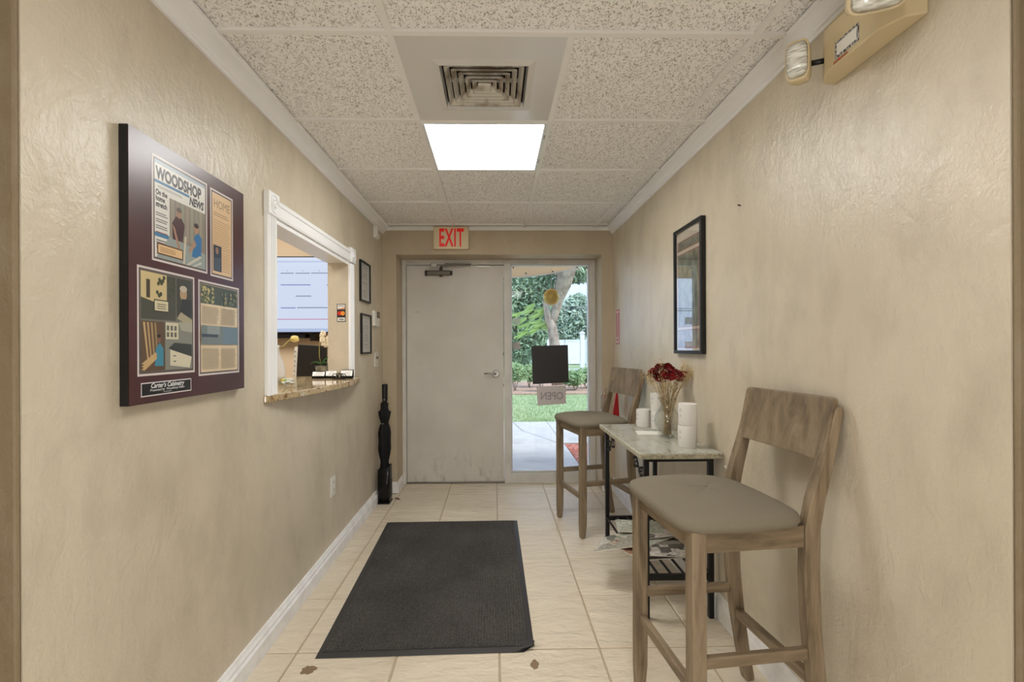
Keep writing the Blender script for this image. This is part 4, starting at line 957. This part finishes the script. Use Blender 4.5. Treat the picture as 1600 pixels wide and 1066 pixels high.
mags = [ # cx, cy, z, rot, hx, hy, mat, label, sag
 (.80,2.42,.2000, 8,.135,.105,0,'cream printed magazine, lowest of the pile under the table'),
 (.88,2.50,.2062,-14,.13,.10,3,'black and white printed magazine low in the pile'),
 (.76,2.46,.2124, 24,.13,.10,1,'reddish brown printed magazine in the pile on the table shelf'),
 (.86,2.40,.2186, -6,.125,.095,3,'magazine with dark pictures nearest the front of the shelf'),
 (.82,2.56,.2248, 35,.135,.105,2,'pale green magazine across the middle of the pile'),
 (.66,2.50,.2150,-24,.12,.10,0,'magazine hanging out over the left edge of the shelf'),
 (.90,2.60,.2372, 12,.13,.10,3,'speckled magazine on top of the pile toward the wall'),
 (.80,2.63,.2434,-10,.12,.09,2,'topmost pale magazine at the far end of the pile')]
for cx_, cy_, z, rz, hx, hy, k, lab in mags:
    t = thing('magazine', (cx_, cy_, z), lab, 'magazine', 'magazines piled on the table shelf'); Mt = Matrix.Rotation(R(rz),3,'Z')
    ORG[t.name] = Vector((0,0,0)); t.rotation_euler = (0,R(-16) if 'hanging' in lab else 0,R(rz))
    def sheet(z0, z1, g_=0):
        m = M(); n = 8; vs = []
        for i in range(n+1):
            x = -hx+2*hx*i/n; bow = .0012*math.sin(PI*i/n)
            edge = 0
            for (yy_, zz_) in ((-hy,z0),(hy,z0),(hy,z1),(-hy,z1)): vs.append((x, yy_, zz_+bow))
        fs = [(0,1,2,3),(4*n+3,4*n+2,4*n+1,4*n)]
        for i in range(n):
            for j in range(4): fs.append((4*i+j, 4*(i+1)+j, 4*(i+1)+(j+1)%4, 4*i+(j+1)%4))
        m.add(vs, fs); return m
    fixn(sheet(.0, .0042).build('pages', EDGE, t)); fixn(sheet(.0043, .0048).build('cover', PG[k], t))

# things on the table
ZT = .770
CAN = mat('white_canister', srgb(222,218,212), .45)
def canister(x, y, z, label):
    t = thing('canister', (x,y,z), label, 'canister', 'white cylindrical canisters on the marble table')
    fixn(M().lathe([(.0425,0),(.0430,.002),(.0430,.101),(.0420,.1035),(.0395,.1035),(.0385,.098)], (x,y,z), 36).build('tin', CAN, t))
    m = M(); a0_ = PI+.35
    for k, (w_, zz_) in enumerate(((.16,.078),(.22,.070),(.10,.050),(.13,.044))):
        q = [(x+.0433*math.cos(a0_+w_*(i/6-.5)*2), y+.0433*math.sin(a0_+w_*(i/6-.5)*2)) for i in range(7)]
        for a, b in zip(q[:-1], q[1:]): m.add([(a[0],a[1],z+zz_),(b[0],b[1],z+zz_),(b[0],b[1],z+zz_+.0018),(a[0],a[1],z+zz_+.0018)], [(0,1,2,3)])
    m.build('small_print', GREYINK, t); return t
canister(.922, 2.252, ZT, 'lower white canister of the near pair beside the vase')
canister(.925, 2.256, ZT+.1037, 'upper white canister stacked on the near pair beside the vase')
canister(.898, 2.845, ZT, 'single white canister left of the pair behind the vase')
canister(.962, 2.765, ZT, 'lower white canister of the stack behind the vase')
canister(.960, 2.770, ZT+.1037, 'upper white canister of the stack behind the vase')
build_single(M().prism([(.775,2.56),(.80,2.69),(.93,2.66),(.915,2.56)], 'Z', ZT+.0003, ZT+.0018), 'folded_paper', PAPER, (.85,2.62,ZT), 'flat white paper lying on the marble table by vase', 'paper')

vx, vy = .915, 2.50
vs_ = thing('glass_vase', (vx, vy, ZT), 'clear glass urn-shaped vase of dried flowers on the marble table', 'vase')
po = [(.036,.0),(.040,.004),(.046,.022),(.060,.055),(.067,.085),(.062,.115),(.045,.145),(.033,.165),(.032,.178),(.040,.197),(.050,.208)]
pi_ = [(r_-.003, z) for r_, z in po[::-1][:-1]]; pi_[-1] = (.03,.008)
fixn(M().lathe([(r_, z) for r_, z in po]+pi_, (vx,vy,ZT), 36).build('body', VGLASS, vs_))
ROSE = noisemat('dried_dark_red_petals', [(.35, srgb(86,10,14)), (.65, srgb(150,22,28))], 60, rough=.75, kind='Object'); STEM = noisemat('dry_straw_stem', [(.4, srgb(150,122,80)), (.6, srgb(196,170,122))], 40, rough=.8)
HUSK = mat('straw_husk', srgb(206,180,132), .85)
random.seed(12)
def petalmesh():
    m = M()
    for lay in range(4):
        n = (9,8,6,4)[lay]; rad = (.024,.018,.012,.006)[lay]; up = (.006,.013,.018,.021)[lay]
        for i in range(n):
            a = 2*PI*i/n+lay*.4+random.uniform(-.15,.15); ca, sa = math.cos(a), math.sin(a); w_ = .0085+.002*random.random()
            b = Vector((ca*.004, sa*.004, up-.012)); c = Vector((ca*rad, sa*rad, up-.002)); tdir = Vector((-sa, ca, 0))
            tip = c+Vector((ca*.006, sa*.006, .005+random.uniform(-.003,.003)))
            m.add([b-tdir*.003, b+tdir*.003, c+tdir*w_, tip+tdir*w_*.6, tip-tdir*w_*.6, c-tdir*w_], [(0,1,2,5),(5,2,3,4)], 0, True)
    m.sphere((0,0,.008), .010, 8, 6); return m
rp = None
spots = [(-.062,.012,.292),(-.030,-.030,.276),(-.028,.03,.318),(.002,-.005,.292),(.014,.03,.316),(.036,-.022,.286),(.060,.02,.276),(.030,.055,.30),(.004,-.046,.268),(.088,.005,.272),(-.048,-.012,.262)]
spots = [(a*1.05, b, c+.042) for a, b, c in spots]
base_me = None
order = sorted(range(len(spots)), key=lambda i: (vx+spots[i][0])/(vy+spots[i][1]))
ordn = ['leftmost','second from left','third from left','fourth from left','fifth from left','middle','fifth from right','fourth from right','third from right','second from right','rightmost']
ROL = {i: '%s of the dark red dried flower heads in the glass vase' % ordn[n] for n, i in enumerate(order)}
for k, (dx, dy, dz) in enumerate(spots):
    pos = (vx+dx, vy+dy, ZT+dz)
    t = thing('dried_rose', pos, ROL[k], 'flower', 'red dried flowers in the glass vase')
    if base_me is None:
        o = petalmesh(); o = o.build('bloom', ROSE); base_me = o.data; o.parent = t
    else:
        o = bpy.data.objects.new('bloom', base_me); S.collection.objects.link(o); o.parent = t
    o.rotation_euler = (random.uniform(-.5,.5), random.uniform(-.5,.5)+dx*6, random.uniform(0,6)); o.scale = [random.uniform(1.2,1.45)]*3
    a = Vector(pos); f_ = Vector((vx+dx*.12+random.uniform(-.015,.015), vy+dy*.15+random.uniform(-.012,.012), ZT+.015)); mid = Vector((vx+dx*.3, vy+dy*.3, ZT+.175))
    pts_ = [a*(1-u)**2+mid*2*u*(1-u)+f_*u*u for u in [i/8 for i in range(9)]]
    fixn(M().tube(pts_, .0013, 5).build('stem', STEM, t))
for k in range(30):
    ang = random.uniform(0,2*PI); sp = random.uniform(.03,.10); hgt = random.uniform(.26,.345)
    if k < 5: tip = Vector((vx+random.uniform(.07,.105), vy-random.uniform(-.02,.06), ZT+random.uniform(.30,.385)))
    elif k < 8: tip = Vector((vx-random.uniform(.075,.10), vy+random.uniform(-.02,.03), ZT+random.uniform(.27,.33)))
    elif k < 10: tip = Vector((vx+random.uniform(-.04,.04), vy+.02, ZT+random.uniform(.36,.39)))
    else: tip = Vector((min(.09,sp*math.cos(ang))+vx, vy+sp*math.sin(ang), ZT+hgt))
    t = thing('dried_sprig', tip, ('straw-coloured filler sprig spraying out on the wall side of the bouquet' if k < 5 else 'straw-coloured filler sprig on the left side of the bouquet' if k < 8 else 'thin filler sprig rising above the red flower heads' if k < 10 else 'straw-coloured filler sprig in among the red flower heads'), 'dried sprig', 'dried filler sprigs %s' % ('on the wall side' if k < 5 else 'on the left side' if k < 8 else 'above the blooms' if k < 10 else 'among the blooms'))
    f_ = Vector((vx+random.uniform(-.022,.022), vy+random.uniform(-.022,.022), ZT+.012)); mid = Vector((vx+(tip.x-vx)*.12, vy+(tip.y-vy)*.12, ZT+.20))
    pts_ = [tip*(1-u)**2+mid*2*u*(1-u)+f_*u*u for u in [i/8 for i in range(9)]]
    fixn(M().tube(pts_, .0014, 5).build('stem', STEM, t))
    m = M()
    for j in range(44 if k < 10 else 12):
        q = tip+Vector((random.gauss(0,.014), random.gauss(0,.014), random.gauss(0,.016))); r_ = random.uniform(.0018,.004)
        q.x = min(q.x, XR-.006)
        m.add([q+Vector((r_,0,0)),q+Vector((0,r_,0)),q-Vector((r_,0,0)),q-Vector((0,r_,0)),q+Vector((0,0,r_)),q-Vector((0,0,r_))],[(0,1,4),(1,2,4),(2,3,4),(3,0,4),(1,0,5),(2,1,5),(3,2,5),(0,3,5)])
        if j % 3 == 0:
            base = pts_[1]; dd = (q-base); n_ = Vector((dd.y,-dd.x,0)); 
            if n_.length > 1e-5: n_ = n_.normalized()*.0005; m.add([base-n_, base+n_, q+n_, q-n_],[(0,1,2,3)])
    m.build('florets', HUSK, t, kind='stuff')

# =================================================================== RIGHT WALL THINGS
t = thing('picture_frame', (XR, 2.46, 1.21), 'tall black framed collage picture on the right wall above table', 'picture frame')
fy_0, fy_1, fz0, fz1 = 2.285, 2.640, 1.212, 1.890
m = M(); w_ = .018
for a in ((fy_0,fy_1,fz0,fz0+w_),(fy_0,fy_1,fz1-w_,fz1),(fy_0,fy_0+w_,fz0+w_,fz1-w_),(fy_1-w_,fy_1,fz0+w_,fz1-w_)): m.box(XR-.026, XR, *a)
m.build('frame', BLACK, t, bevel=.003)
M().box(XR-.012, XR-.002, fy_0+w_, fy_1-w_, fz0+w_, fz1-w_).build('mat_board', mat('cream_mat_board', srgb(222,214,198), .7), t)
def rpic(y0, y1, z0, z1, a, b, nm):
    M().box(XR-.0128, XR-.012, y0-.006, y1+.006, z0-.006, z1+.006).build('red_line', mat('red_bevel_'+nm, srgb(150,80,70), .6), t)
    M().box(XR-.0134, XR-.0128, y0, y1, z0, z1).build('collage_print', noisemat('collage_'+nm, [(.35, a), (.65, b)], 22, rough=.6), t)
rpic(2.33,2.60,1.775,1.815, srgb(90,104,98), srgb(150,150,140), 'top')
rpic(2.34,2.60,1.36,1.745, srgb(70,80,70), srgb(150,158,140), 'middle')
rpic(2.34,2.60,1.25,1.335, srgb(110,110,104), srgb(190,184,170), 'bottom')
M().box(XR-.0185, XR-.0175, fy_0+w_, fy_1-w_, fz0+w_, fz1-w_).build('glass', PGLASS, t)

t = thing('fire_sign', (XR, 3.93, 1.27), 'narrow red and white extinguisher arrow sign near the corner', 'sign')
M().box(XR-.002, XR, 3.885, 3.985, 1.272, 1.560).build('plate', mat('sign_red', srgb(186,66,80), .4), t)
M().box(XR-.0028, XR-.002, 3.893, 3.977, 1.282, 1.550).build('white_field', mat('sign_pinkish_white', srgb(226,206,208), .4), t)
m = M(); m.box(XR-.0034, XR-.0028, 3.900, 3.920, 1.33, 1.535); m.box(XR-.0034, XR-.0028, 3.945, 3.968, 1.33, 1.535); m.add([(XR-.0034,3.905,1.32),(XR-.0034,3.965,1.32),(XR-.0034,3.935,1.288)],[(0,1,2)]); m.build('arrow_print', mat('sign_red_print', srgb(170,50,66), .4), t)
build_single(M().tube([(XR,1.96,1.839),(XR-.012,1.96,1.841)], .0035, 8), 'wall_nail', DARKG, (XR,1.96,1.839), 'small dark nail in the right wall above the near stool', 'nail')
build_single(M().tube([(XR,2.03,.715),(XR-.03,2.03,.72),(XR-.035,2.03,.732)], .004, 8), 'wall_hook', PLASTIC, (XR,2.03,.715), 'small white hook on the right wall just under the table', 'hook')

# =================================================================== SIGNS IN THE SIDELIGHT
gy_ = 4.400
SHB = mat('sign_back_black', srgb(30,27,26), .5)
t = thing('hanging_sign', (.513, gy_, 1.26), 'black square sign hanging in the glass sidelight from two suction cups', 'sign')
quadbox(M(), [(.341,gy_-.010,1.262),(.681,gy_-.010,1.270),(.688,gy_-.010,.922),(.354,gy_-.010,.908)], .006).build('board', SHB, t, bevel=.001)
for x in (.361, .650):
    fixn(M().lathe([(.006,.0),(.010,.006),(.026,.010),(.027,.011)], (0,0,0), 20).build('suction_cup', VGLASS, t))
    c = t.children[-1]; c.rotation_euler = (R(-90),0,0); c.location = Vector((x, gy_-.006, 1.332))-Vector(t.location); 
    c.data.transform(Matrix.Translation(Vector(t.location)))
    m = M(); m.tube([(x,gy_-.008,1.332),(x+.006,gy_-.009,1.30),(x-.002,gy_-.007,1.262)], .002, 5); fixn(m.build('chain', CHROME, t))
t = thing('open_sign', (.527, gy_, .71), 'white OPEN sign seen from behind hanging below the black sign', 'sign')
quadbox(M(), [(.388,gy_-.008,.885),(.660,gy_-.008,.893),(.662,gy_-.008,.724),(.397,gy_-.008,.708)], .004).build('board', mat('grey_white_board', srgb(206,198,196), .6), t)
m = M(); vs, fs = text_mesh('OPEN', .098, BACKF, (.530, gy_-.0092, .765), .0004, .002, .84, 'CENTER'); m.add(vs, fs); m.build('letters', mat('faint_grey_print', srgb(160,148,152), .6), t)
m = M()
for x in (.40, .648): m.tube([(x,gy_-.006,.91),(x+.003,gy_-.006,.885)], .0015, 5)
m.build('chain', CHROME, t)
for z, lab, c in ((1.492,'upper small translucent square sticker on the sidelight glass',(200,205,205)), (1.265,'lower small pinkish square sticker on the sidelight glass',(196,180,178))):
    m = bpy.data.materials.new('sticker_film'); m.use_nodes = True; p = m.node_tree.nodes['Principled BSDF']; p.inputs['Base Color'].default_value = srgb(*c); p.inputs['Alpha'].default_value = .45
    t = thing('glass_sticker', (.205, 4.403, z), lab, 'sticker', 'square stickers on the sidelight glass')
    M().box(.170,.240,4.4035,4.4045,z-.033,z+.033).build('film', m, t)
    m2 = M()
    for k in range(4): m2.box(.180,.230,4.403,4.4034,z-.022+.012*k,z-.018+.012*k)
    m2.build('print', m, t)

# =================================================================== OUTSIDE
CONC = noisemat('broom_concrete', [(.3, srgb(186,184,181)), (.5, srgb(198,196,193)), (.7, srgb(178,175,171))], 2.2, 8, .8, bump=.2, bscale=60)
GRASS = noisemat('lawn_green', [(.3, srgb(146,166,118)), (.5, srgb(168,184,138)), (.7, srgb(154,174,126))], 9, 8, .95, bump=.5, bscale=80, bdist=.02)
MULCH = noisemat('red_mulch', [(.3, srgb(120,66,52)), (.5, srgb(184,104,84)), (.7, srgb(214,160,140))], 26, 7, .95, bump=.8, bscale=40, bdist=.02)
BED = noisemat('leaf_litter', [(.3, srgb(130,92,74)), (.5, srgb(196,168,144)), (.7, srgb(168,112,92))], 14, 8, .95, bump=.8, bscale=30, bdist=.03)
struct(M().box(-40, 60, 4.44, 120, -.4, -.06).build('ground', GRASS))
walk = struct(M().box(-6, .905, 4.44, 8.0, -.2, -.016).build('walkway', CONC))
for x0, x1, y0, y1 in ((-6,.900,4.5,4.72),(-6,.900,4.735,6.20),(-6,.872,6.215,7.98),(.880,3.4,6.215,7.98)):
    M().box(x0, x1, y0, y1, -.05, -.006).build('concrete_slab', CONC, walk, bevel=.006, seg=1)
m = M(); cpts = [(.30,7.98),(.38,7.35),(.42,7.1),(.56,6.8),(.70,6.5),(.80,6.25),(.905,6.1)]
for (a, b), (c, d_) in zip(cpts[:-1], cpts[1:]): m.add([(a-.012,b,-.0055),(a+.012,b,-.0055),(c+.012,d_,-.0055),(c-.012,d_,-.0055)], [(0,1,2,3)])
m.build('crack', mat('crack_grey', srgb(150,146,142), .9), walk)
struct(M().box(.915, 3.4, 4.5, 6.20, -.08, -.02).build('mulch_bed', MULCH))
struct(M().box(-6, 12, 13.0, 17.6, -.2, -.02).build('planting_bed', BED))
struct(M().box(-40, 60, 21.5, 28, -.2, -.03).build('road', noisemat('pale_asphalt', [(.3, srgb(160,162,168)), (.7, srgb(180,182,186))], 3, rough=.9)))
# grass blades near edge of the lawn
random.seed(9); m = M(); vs = []; fs = []
for k in range(14000):
    y = 8.02+4.9*random.random()**1.3; x = random.uniform(-.6, .55*y*.62+.2); h_ = random.uniform(.02,.05); a = random.uniform(0,PI); dx, dy = .006*math.cos(a), .006*math.sin(a)
    b = len(vs); vs += [(x-dx,y-dy,-.06),(x+dx,y+dy,-.06),(x+random.uniform(-.015,.015),y,-.06+h_)]; fs.append((b,b+1,b+2))
m.add(vs, fs); o = m.build('lawn_blades', noisemat('grass_blade', [(.3, srgb(140,164,110)), (.7, srgb(180,196,144))], 4, rough=.9), kind='stuff'); tag(o, 'short green lawn grass beyond the concrete walkway', 'grass')

def leaves(mb, centres, n, size, jit, flat=1.0):
    vs = []; fs = []
    for _ in range(n):
        c, r_ = random.choice(centres); v = Vector((random.gauss(0,1), random.gauss(0,1), random.gauss(0,1))).normalized()*r_*random.random()**.35
        p_ = Vector(c)+Vector((v.x, v.y, v.z*flat)); a = Vector((random.gauss(0,1),random.gauss(0,1),random.gauss(0,1))).normalized(); b = a.orthogonal().normalized(); s_ = size*random.uniform(.6,1.3)
        k = len(vs); vs += [p_-a*s_, p_+b*s_*.45, p_+a*s_, p_-b*s_*.45]; fs.append((k,k+1,k+2,k+3))
    mb.add(vs, fs)
def leafmat(name, a, b, sc=.7):
    m = noisemat(name, [(.35, a), (.65, b)], sc, 5, .8, spec=.2); return m
LF1 = leafmat('dark_leaf', srgb(108,140,112), srgb(160,184,150)); LF2 = leafmat('mid_leaf', srgb(126,154,124), srgb(176,196,162)); LF3 = leafmat('fresh_leaf', srgb(164,198,110), srgb(204,226,150)); LF4 = leafmat('far_leaf', srgb(140,166,144), srgb(178,196,174), .3); LF5 = leafmat('hedge_leaf', srgb(118,150,100), srgb(176,198,146), 6)
BARK = noisemat('mottled_bark', [(.3, srgb(128,112,98)), (.6, srgb(186,170,152)), (.75, srgb(150,136,120))], 7, rough=.9, vs=(1,1,.5), bump=.5, bscale=20, bdist=.02)
random.seed(31)
t = thing('crape_tree', (2.0, 15.0, -.05), 'multi-trunked pale-barked tree standing in the planting bed', 'tree')
T0 = lambda px, py, y: Vector(at(px, py, y))
m = M(); m.tube([T0(872,597,15)-Vector((0,0,.1)), T0(869,565,15), T0(867,540,15), T0(864,520,15), T0(862,500,15)], [.21,.18,.17,.16,.13], 12); fixn(m.build('trunk', BARK, t))
m = M(); m.tube([T0(864,520,15), T0(857,500,15), T0(854,478,15), T0(850,440,15.3), T0(846,390,15.5)], [.12,.11,.10,.09,.06], 9); fixn(m.build('limb', BARK, t))
m = M(); m.tube([T0(862,512,15), T0(868,490,15), T0(872,470,15), T0(880,445,14.8), T0(888,415,14.6), T0(896,370,14.5)], [.12,.13,.17,.26,.30,.32], 11); fixn(m.build('limb', BARK, t))
m = M(); cs = [(T0(px,py,15.2), r_) for px, py, r_ in ((808,492,.2),(818,520,.25),(846,484,.25),(840,504,.22),(815,500,.30),(826,485,.26),(842,492,.28),(822,508,.22),(836,515,.25),(848,506,.26),(830,478,.2),(856,510,.2))]
vs = []; fs = []
for c, r_ in cs:
    for k in range(9):
        a = random.uniform(0,2*PI); root = c+Vector((r_*.6,0,r_*.2)); tip = c+Vector((-r_*1.3*abs(math.cos(a)), random.uniform(-.3,.3), -r_*.9*random.random())); d_ = tip-root
        for j in range(16):
            q = root+d_*(j/16); s_ = .065*(1-j/22); up = Vector((.3,0,1)).normalized(); 
            for sg in (-1,1):
                kk = len(vs); e_ = q+up*s_*sg+d_.normalized()*s_*.7; vs += [q, (q+e_)/2+Vector((.012,0,-.007)), e_, (q+e_)/2-Vector((.012,0,-.007))]; fs.append((kk,kk+1,kk+2,kk+3))
m.add(vs, fs); m.build('feathery_foliage', LF3, t, kind='stuff')
m = M(); leaves(m, [(T0(px,py,15), r_) for px, py, r_ in ((846,395,.8),(858,430,.45),(850,452,.35),(870,400,.6),(900,425,.38),(908,432,.25),(895,418,.5),(918,425,.3),(842,436,.4))], 3600, .085, 1); m.build('foliage', LF2, t, kind='stuff')
t = thing('shade_tree', (.5, 21, -.05), 'dense dark green tree filling the left of the sidelight view', 'tree')
m = M(); m.tube([(.9,21,-.1),(.85,21,1.6),(.7,21,3.4)], [.3,.24,.15], 9); fixn(m.build('trunk', BARK, t))
m = M(); leaves(m, [(T0(px,py,21), r_) for px, py, r_ in ((800,440,1.1),(812,470,1.0),(825,450,.9),(804,510,1.0),(818,540,.85),(838,440,.7),(842,475,.8),(800,560,.6),(830,520,.8),(812,575,.45),(846,510,.6),(790,480,1.2),(850,455,.6))], 15000, .11, 1); m.build('foliage', LF1, t, kind='stuff')
m = M(); leaves(m, [(T0(px,py,36), r_) for px, py, r_ in ((892,500,1.5),(905,490,1.4),(920,505,1.6),(880,520,1.3),(898,535,1.4),(915,535,1.5),(935,500,1.6),(935,530,1.5),(872,500,1.0),(862,525,1.2),(898,478,.8),(905,474,.7))], 16000, .2, 1)
t = thing('round_tree', (6, 36, -.05), 'rounded pale green tree across the road behind the white fence', 'tree')
m.build('foliage', LF4, t, kind='stuff'); mm = M(); mm.tube([(5.9,36,-.1),(5.9,36,1.5),(6,36,3)], [.3,.25,.18], 8); fixn(mm.build('trunk', BARK, t))
def shrub(px, py, y, r_, lab, n=2600):
    c = T0(px, py, y); t = thing('shrub', (c.x, c.y, -.03), lab, 'shrub', 'low shrubs in the planting bed')
    m = M(); leaves(m, [(c+Vector((random.uniform(-.5,.5)*r_, random.uniform(-.3,.3)*r_, random.uniform(-.25,.3)*r_)), r_*.75) for _ in range(8)], n, .045, 1, .8); m.build('foliage', LF5, t, kind='stuff')
    m = M()
    for k in range(4): m.tube([(c.x,c.y,-.05),(c.x+random.uniform(-.2,.2),c.y+random.uniform(-.2,.2),c.z)], .012, 5)
    m.build('stems', BARK, t)
shrub(804,582,13.9,.36,'leftmost low shrub in the planting bed beside the door'); shrub(827,585,15.0,.34,'second low shrub from the left in planting bed'); shrub(899,592,14.0,.34,'round shrub right of the hanging black sign'); shrub(917,588,14.6,.30,'rightmost low shrub in planting bed beside window edge'); shrub(846,590,13.6,.26,'low shrub mostly hidden behind the hanging black sign')
VINYL = mat('white_vinyl', srgb(244,244,246), .5)
t = thing('vinyl_fence', (6.2, 30, -.03), 'long white vinyl privacy fence across the road', 'fence')
M().box(3.42, 16, 29.98, 30.04, .18, 1.66).build('panel', VINYL, t)
M().box(3.40, 16, 29.96, 30.06, 1.62, 1.72).build('top_rail', VINYL, t)
for x in (3.4, 5.9, 8.4): M().box(x-.07, x+.07, 29.93, 30.07, -.05, 1.84).build('fence_post', VINYL, t)
t = thing('white_post', (3.65, 19.5, -.05), 'tall white square post standing in front of the white fence', 'post')
px_ = T0(910,560,19.5).x
M().box(px_-.085, px_+.085, 19.4, 19.57, -.06, 1.80).build('shaft', VINYL, t, bevel=.01); M().rects([(px_,19.485,1.80,.105,.105),(px_,19.485,1.84,.105,.105),(px_,19.485,1.90,.02,.02)]).build('cap', VINYL, t)
t = thing('distant_house', (4.4, 44, 0), 'pale blue grey building seen between the trees across the road', 'building')
M().box(2.6, 6.0, 44, 50, -.1, 2.2).build('wall', mat('pale_blue_siding', srgb(170,182,200), .8), t); M().prism([(2.4,2.2),(6.2,2.2),(4.3,3.1)], 'Y', 43.8, 50.2).build('roof', mat('grey_shingle', srgb(140,144,150), .9), t)
for x in (3.1, 4.6):
    f_ = M().box(x, x+.8, 43.93, 44.0, .7, 1.6).build('window', VINYL, t); M().box(x+.08, x+.72, 43.91, 43.93, .78, 1.52).build('pane', mat('dark_glass', srgb(80,90,100), .1), f_)
# background tree line
t = thing('tree_line', (0, 60, 0), 'hazy tree line on the horizon beyond the road', 'trees'); random.seed(8)
m = M(); leaves(m, [((x, 60+random.uniform(-2,2), random.uniform(1,3.2)), 2.2) for x in range(-12, 34, 2)], 9000, .38, 1); m.build('foliage', LF4, t, kind='stuff')
for xx_ in (-9.5, 15.5):
    tp_ = thing('utility_pole', (xx_, 25, 0), 'wooden utility pole at the %s end of the power line' % ('left' if xx_ < 0 else 'right'), 'pole')
    M().lathe([(.16,-.1),(.12,5.2)], (xx_,25.12,0), 12).build('pole', BARK, tp_); M().box(xx_-.9, xx_+.9, 24.95, 25.03, 3.1, 3.2).build('cross_arm', BARK, tp_)
t = thing('power_line', (6, 26, 4), 'overhead power line crossing above the trees', 'cable')
for py in (480.5, 484): a = T0(866,py,25); b = T0(960,py-3,25); M().tube([Vector((-9.5,25,a.z-.1)), a, b, Vector((15.5,25,b.z-.1))], .018, 5).build('wire', mat('wire_grey', srgb(96,100,104), .7), t)

# entrance canopy with curved edge
CAN_ = mat('cream_canopy_canvas', srgb(226,212,192), .75); t_ = CAN_.node_tree; tl = t_.nodes.new('ShaderNodeBsdfTranslucent'); tl.inputs[0].default_value = srgb(240,220,196); mx_ = t_.nodes.new('ShaderNodeMixShader'); mx_.inputs[0].default_value = .6
t_.links.new(t_.nodes['Principled BSDF'].outputs[0], mx_.inputs[1]); t_.links.new(tl.outputs[0], mx_.inputs[2]); t_.links.new(mx_.outputs[0], t_.nodes['Material Output'].inputs[0])
cv = [(800,434.5,6.3),(830,432.5,6.22),(860,428.5,6.05),(890,422,5.8),(918,413,5.5),(950,402,5.2),(985,388,4.9),(1020,372,4.6)]
ed = [Vector(((px-772.8)*y/740, y, 2.16)) for px, py, y in cv]
zc = [1.25-(py-543.1)*y/740 for px, py, y in cv]
ed = [Vector((e_.x, e_.y, z)) for e_, z in zip(ed, zc)]
ed = [Vector((-3.0, 6.45, zc[0]-.005)), Vector((-1.2, 6.42, zc[0]))]+ed
t = thing('entrance_canopy', (0, 5.4, 2.1), 'cream canvas entrance canopy with curved scalloped edge outside', 'awning')
m = M(); vs = []; fs = []
for i, e_ in enumerate(ed):
    vs += [tuple(e_), (e_.x, e_.y+.02, e_.z+.16), (e_.x*.98, max(4.47, e_.y-.9), 2.46), (e_.x*.97, 4.462, 2.62)]
for i in range(len(ed)-1):
    for j in range(3): fs.append((4*i+j, 4*(i+1)+j, 4*(i+1)+j+1, 4*i+j+1))
m.add(vs, fs); o = m.build('canvas', CAN_, t); so = o.modifiers.new('solid', 'SOLIDIFY'); so.thickness = .006
fixn(M().tube([e_+Vector((0,.0,.01)) for e_ in ed], .013, 7).build('hem_tube', mat('hem_white', srgb(226,216,206), .6), t))
for px, py, y in ((822,427.5,6.15),(864,425,5.95),(902,418,5.6)):
    c = Vector(at(px,py,y)); fixn(M().tube([c, c+Vector((.05,.01,-.03))], .010, 8).build('clip', mat('clip_white', srgb(220,214,210), .4), t)); fixn(M().sphere(c-Vector((.0,.02,0)), .011, 8, 6).build('bolt', DARKG, t))
# gold globe outside the glass
t = thing('gold_globe', (.545, 4.52, 1.72), 'round gold ornament hanging outside the glass sidelight', 'ornament')
gc = Vector(at(862, 464.5, 4.53)); fixn(M().sphere(gc, .079, 28, 18).build('ball', mat('satin_gold', srgb(206,172,88), .35, .35), t))
fixn(M().tube([gc+Vector((0,0,.077)), gc+Vector((0,0,.45))], .0015, 5).build('thread', mat('clear_thread', srgb(200,200,190), .5), t))
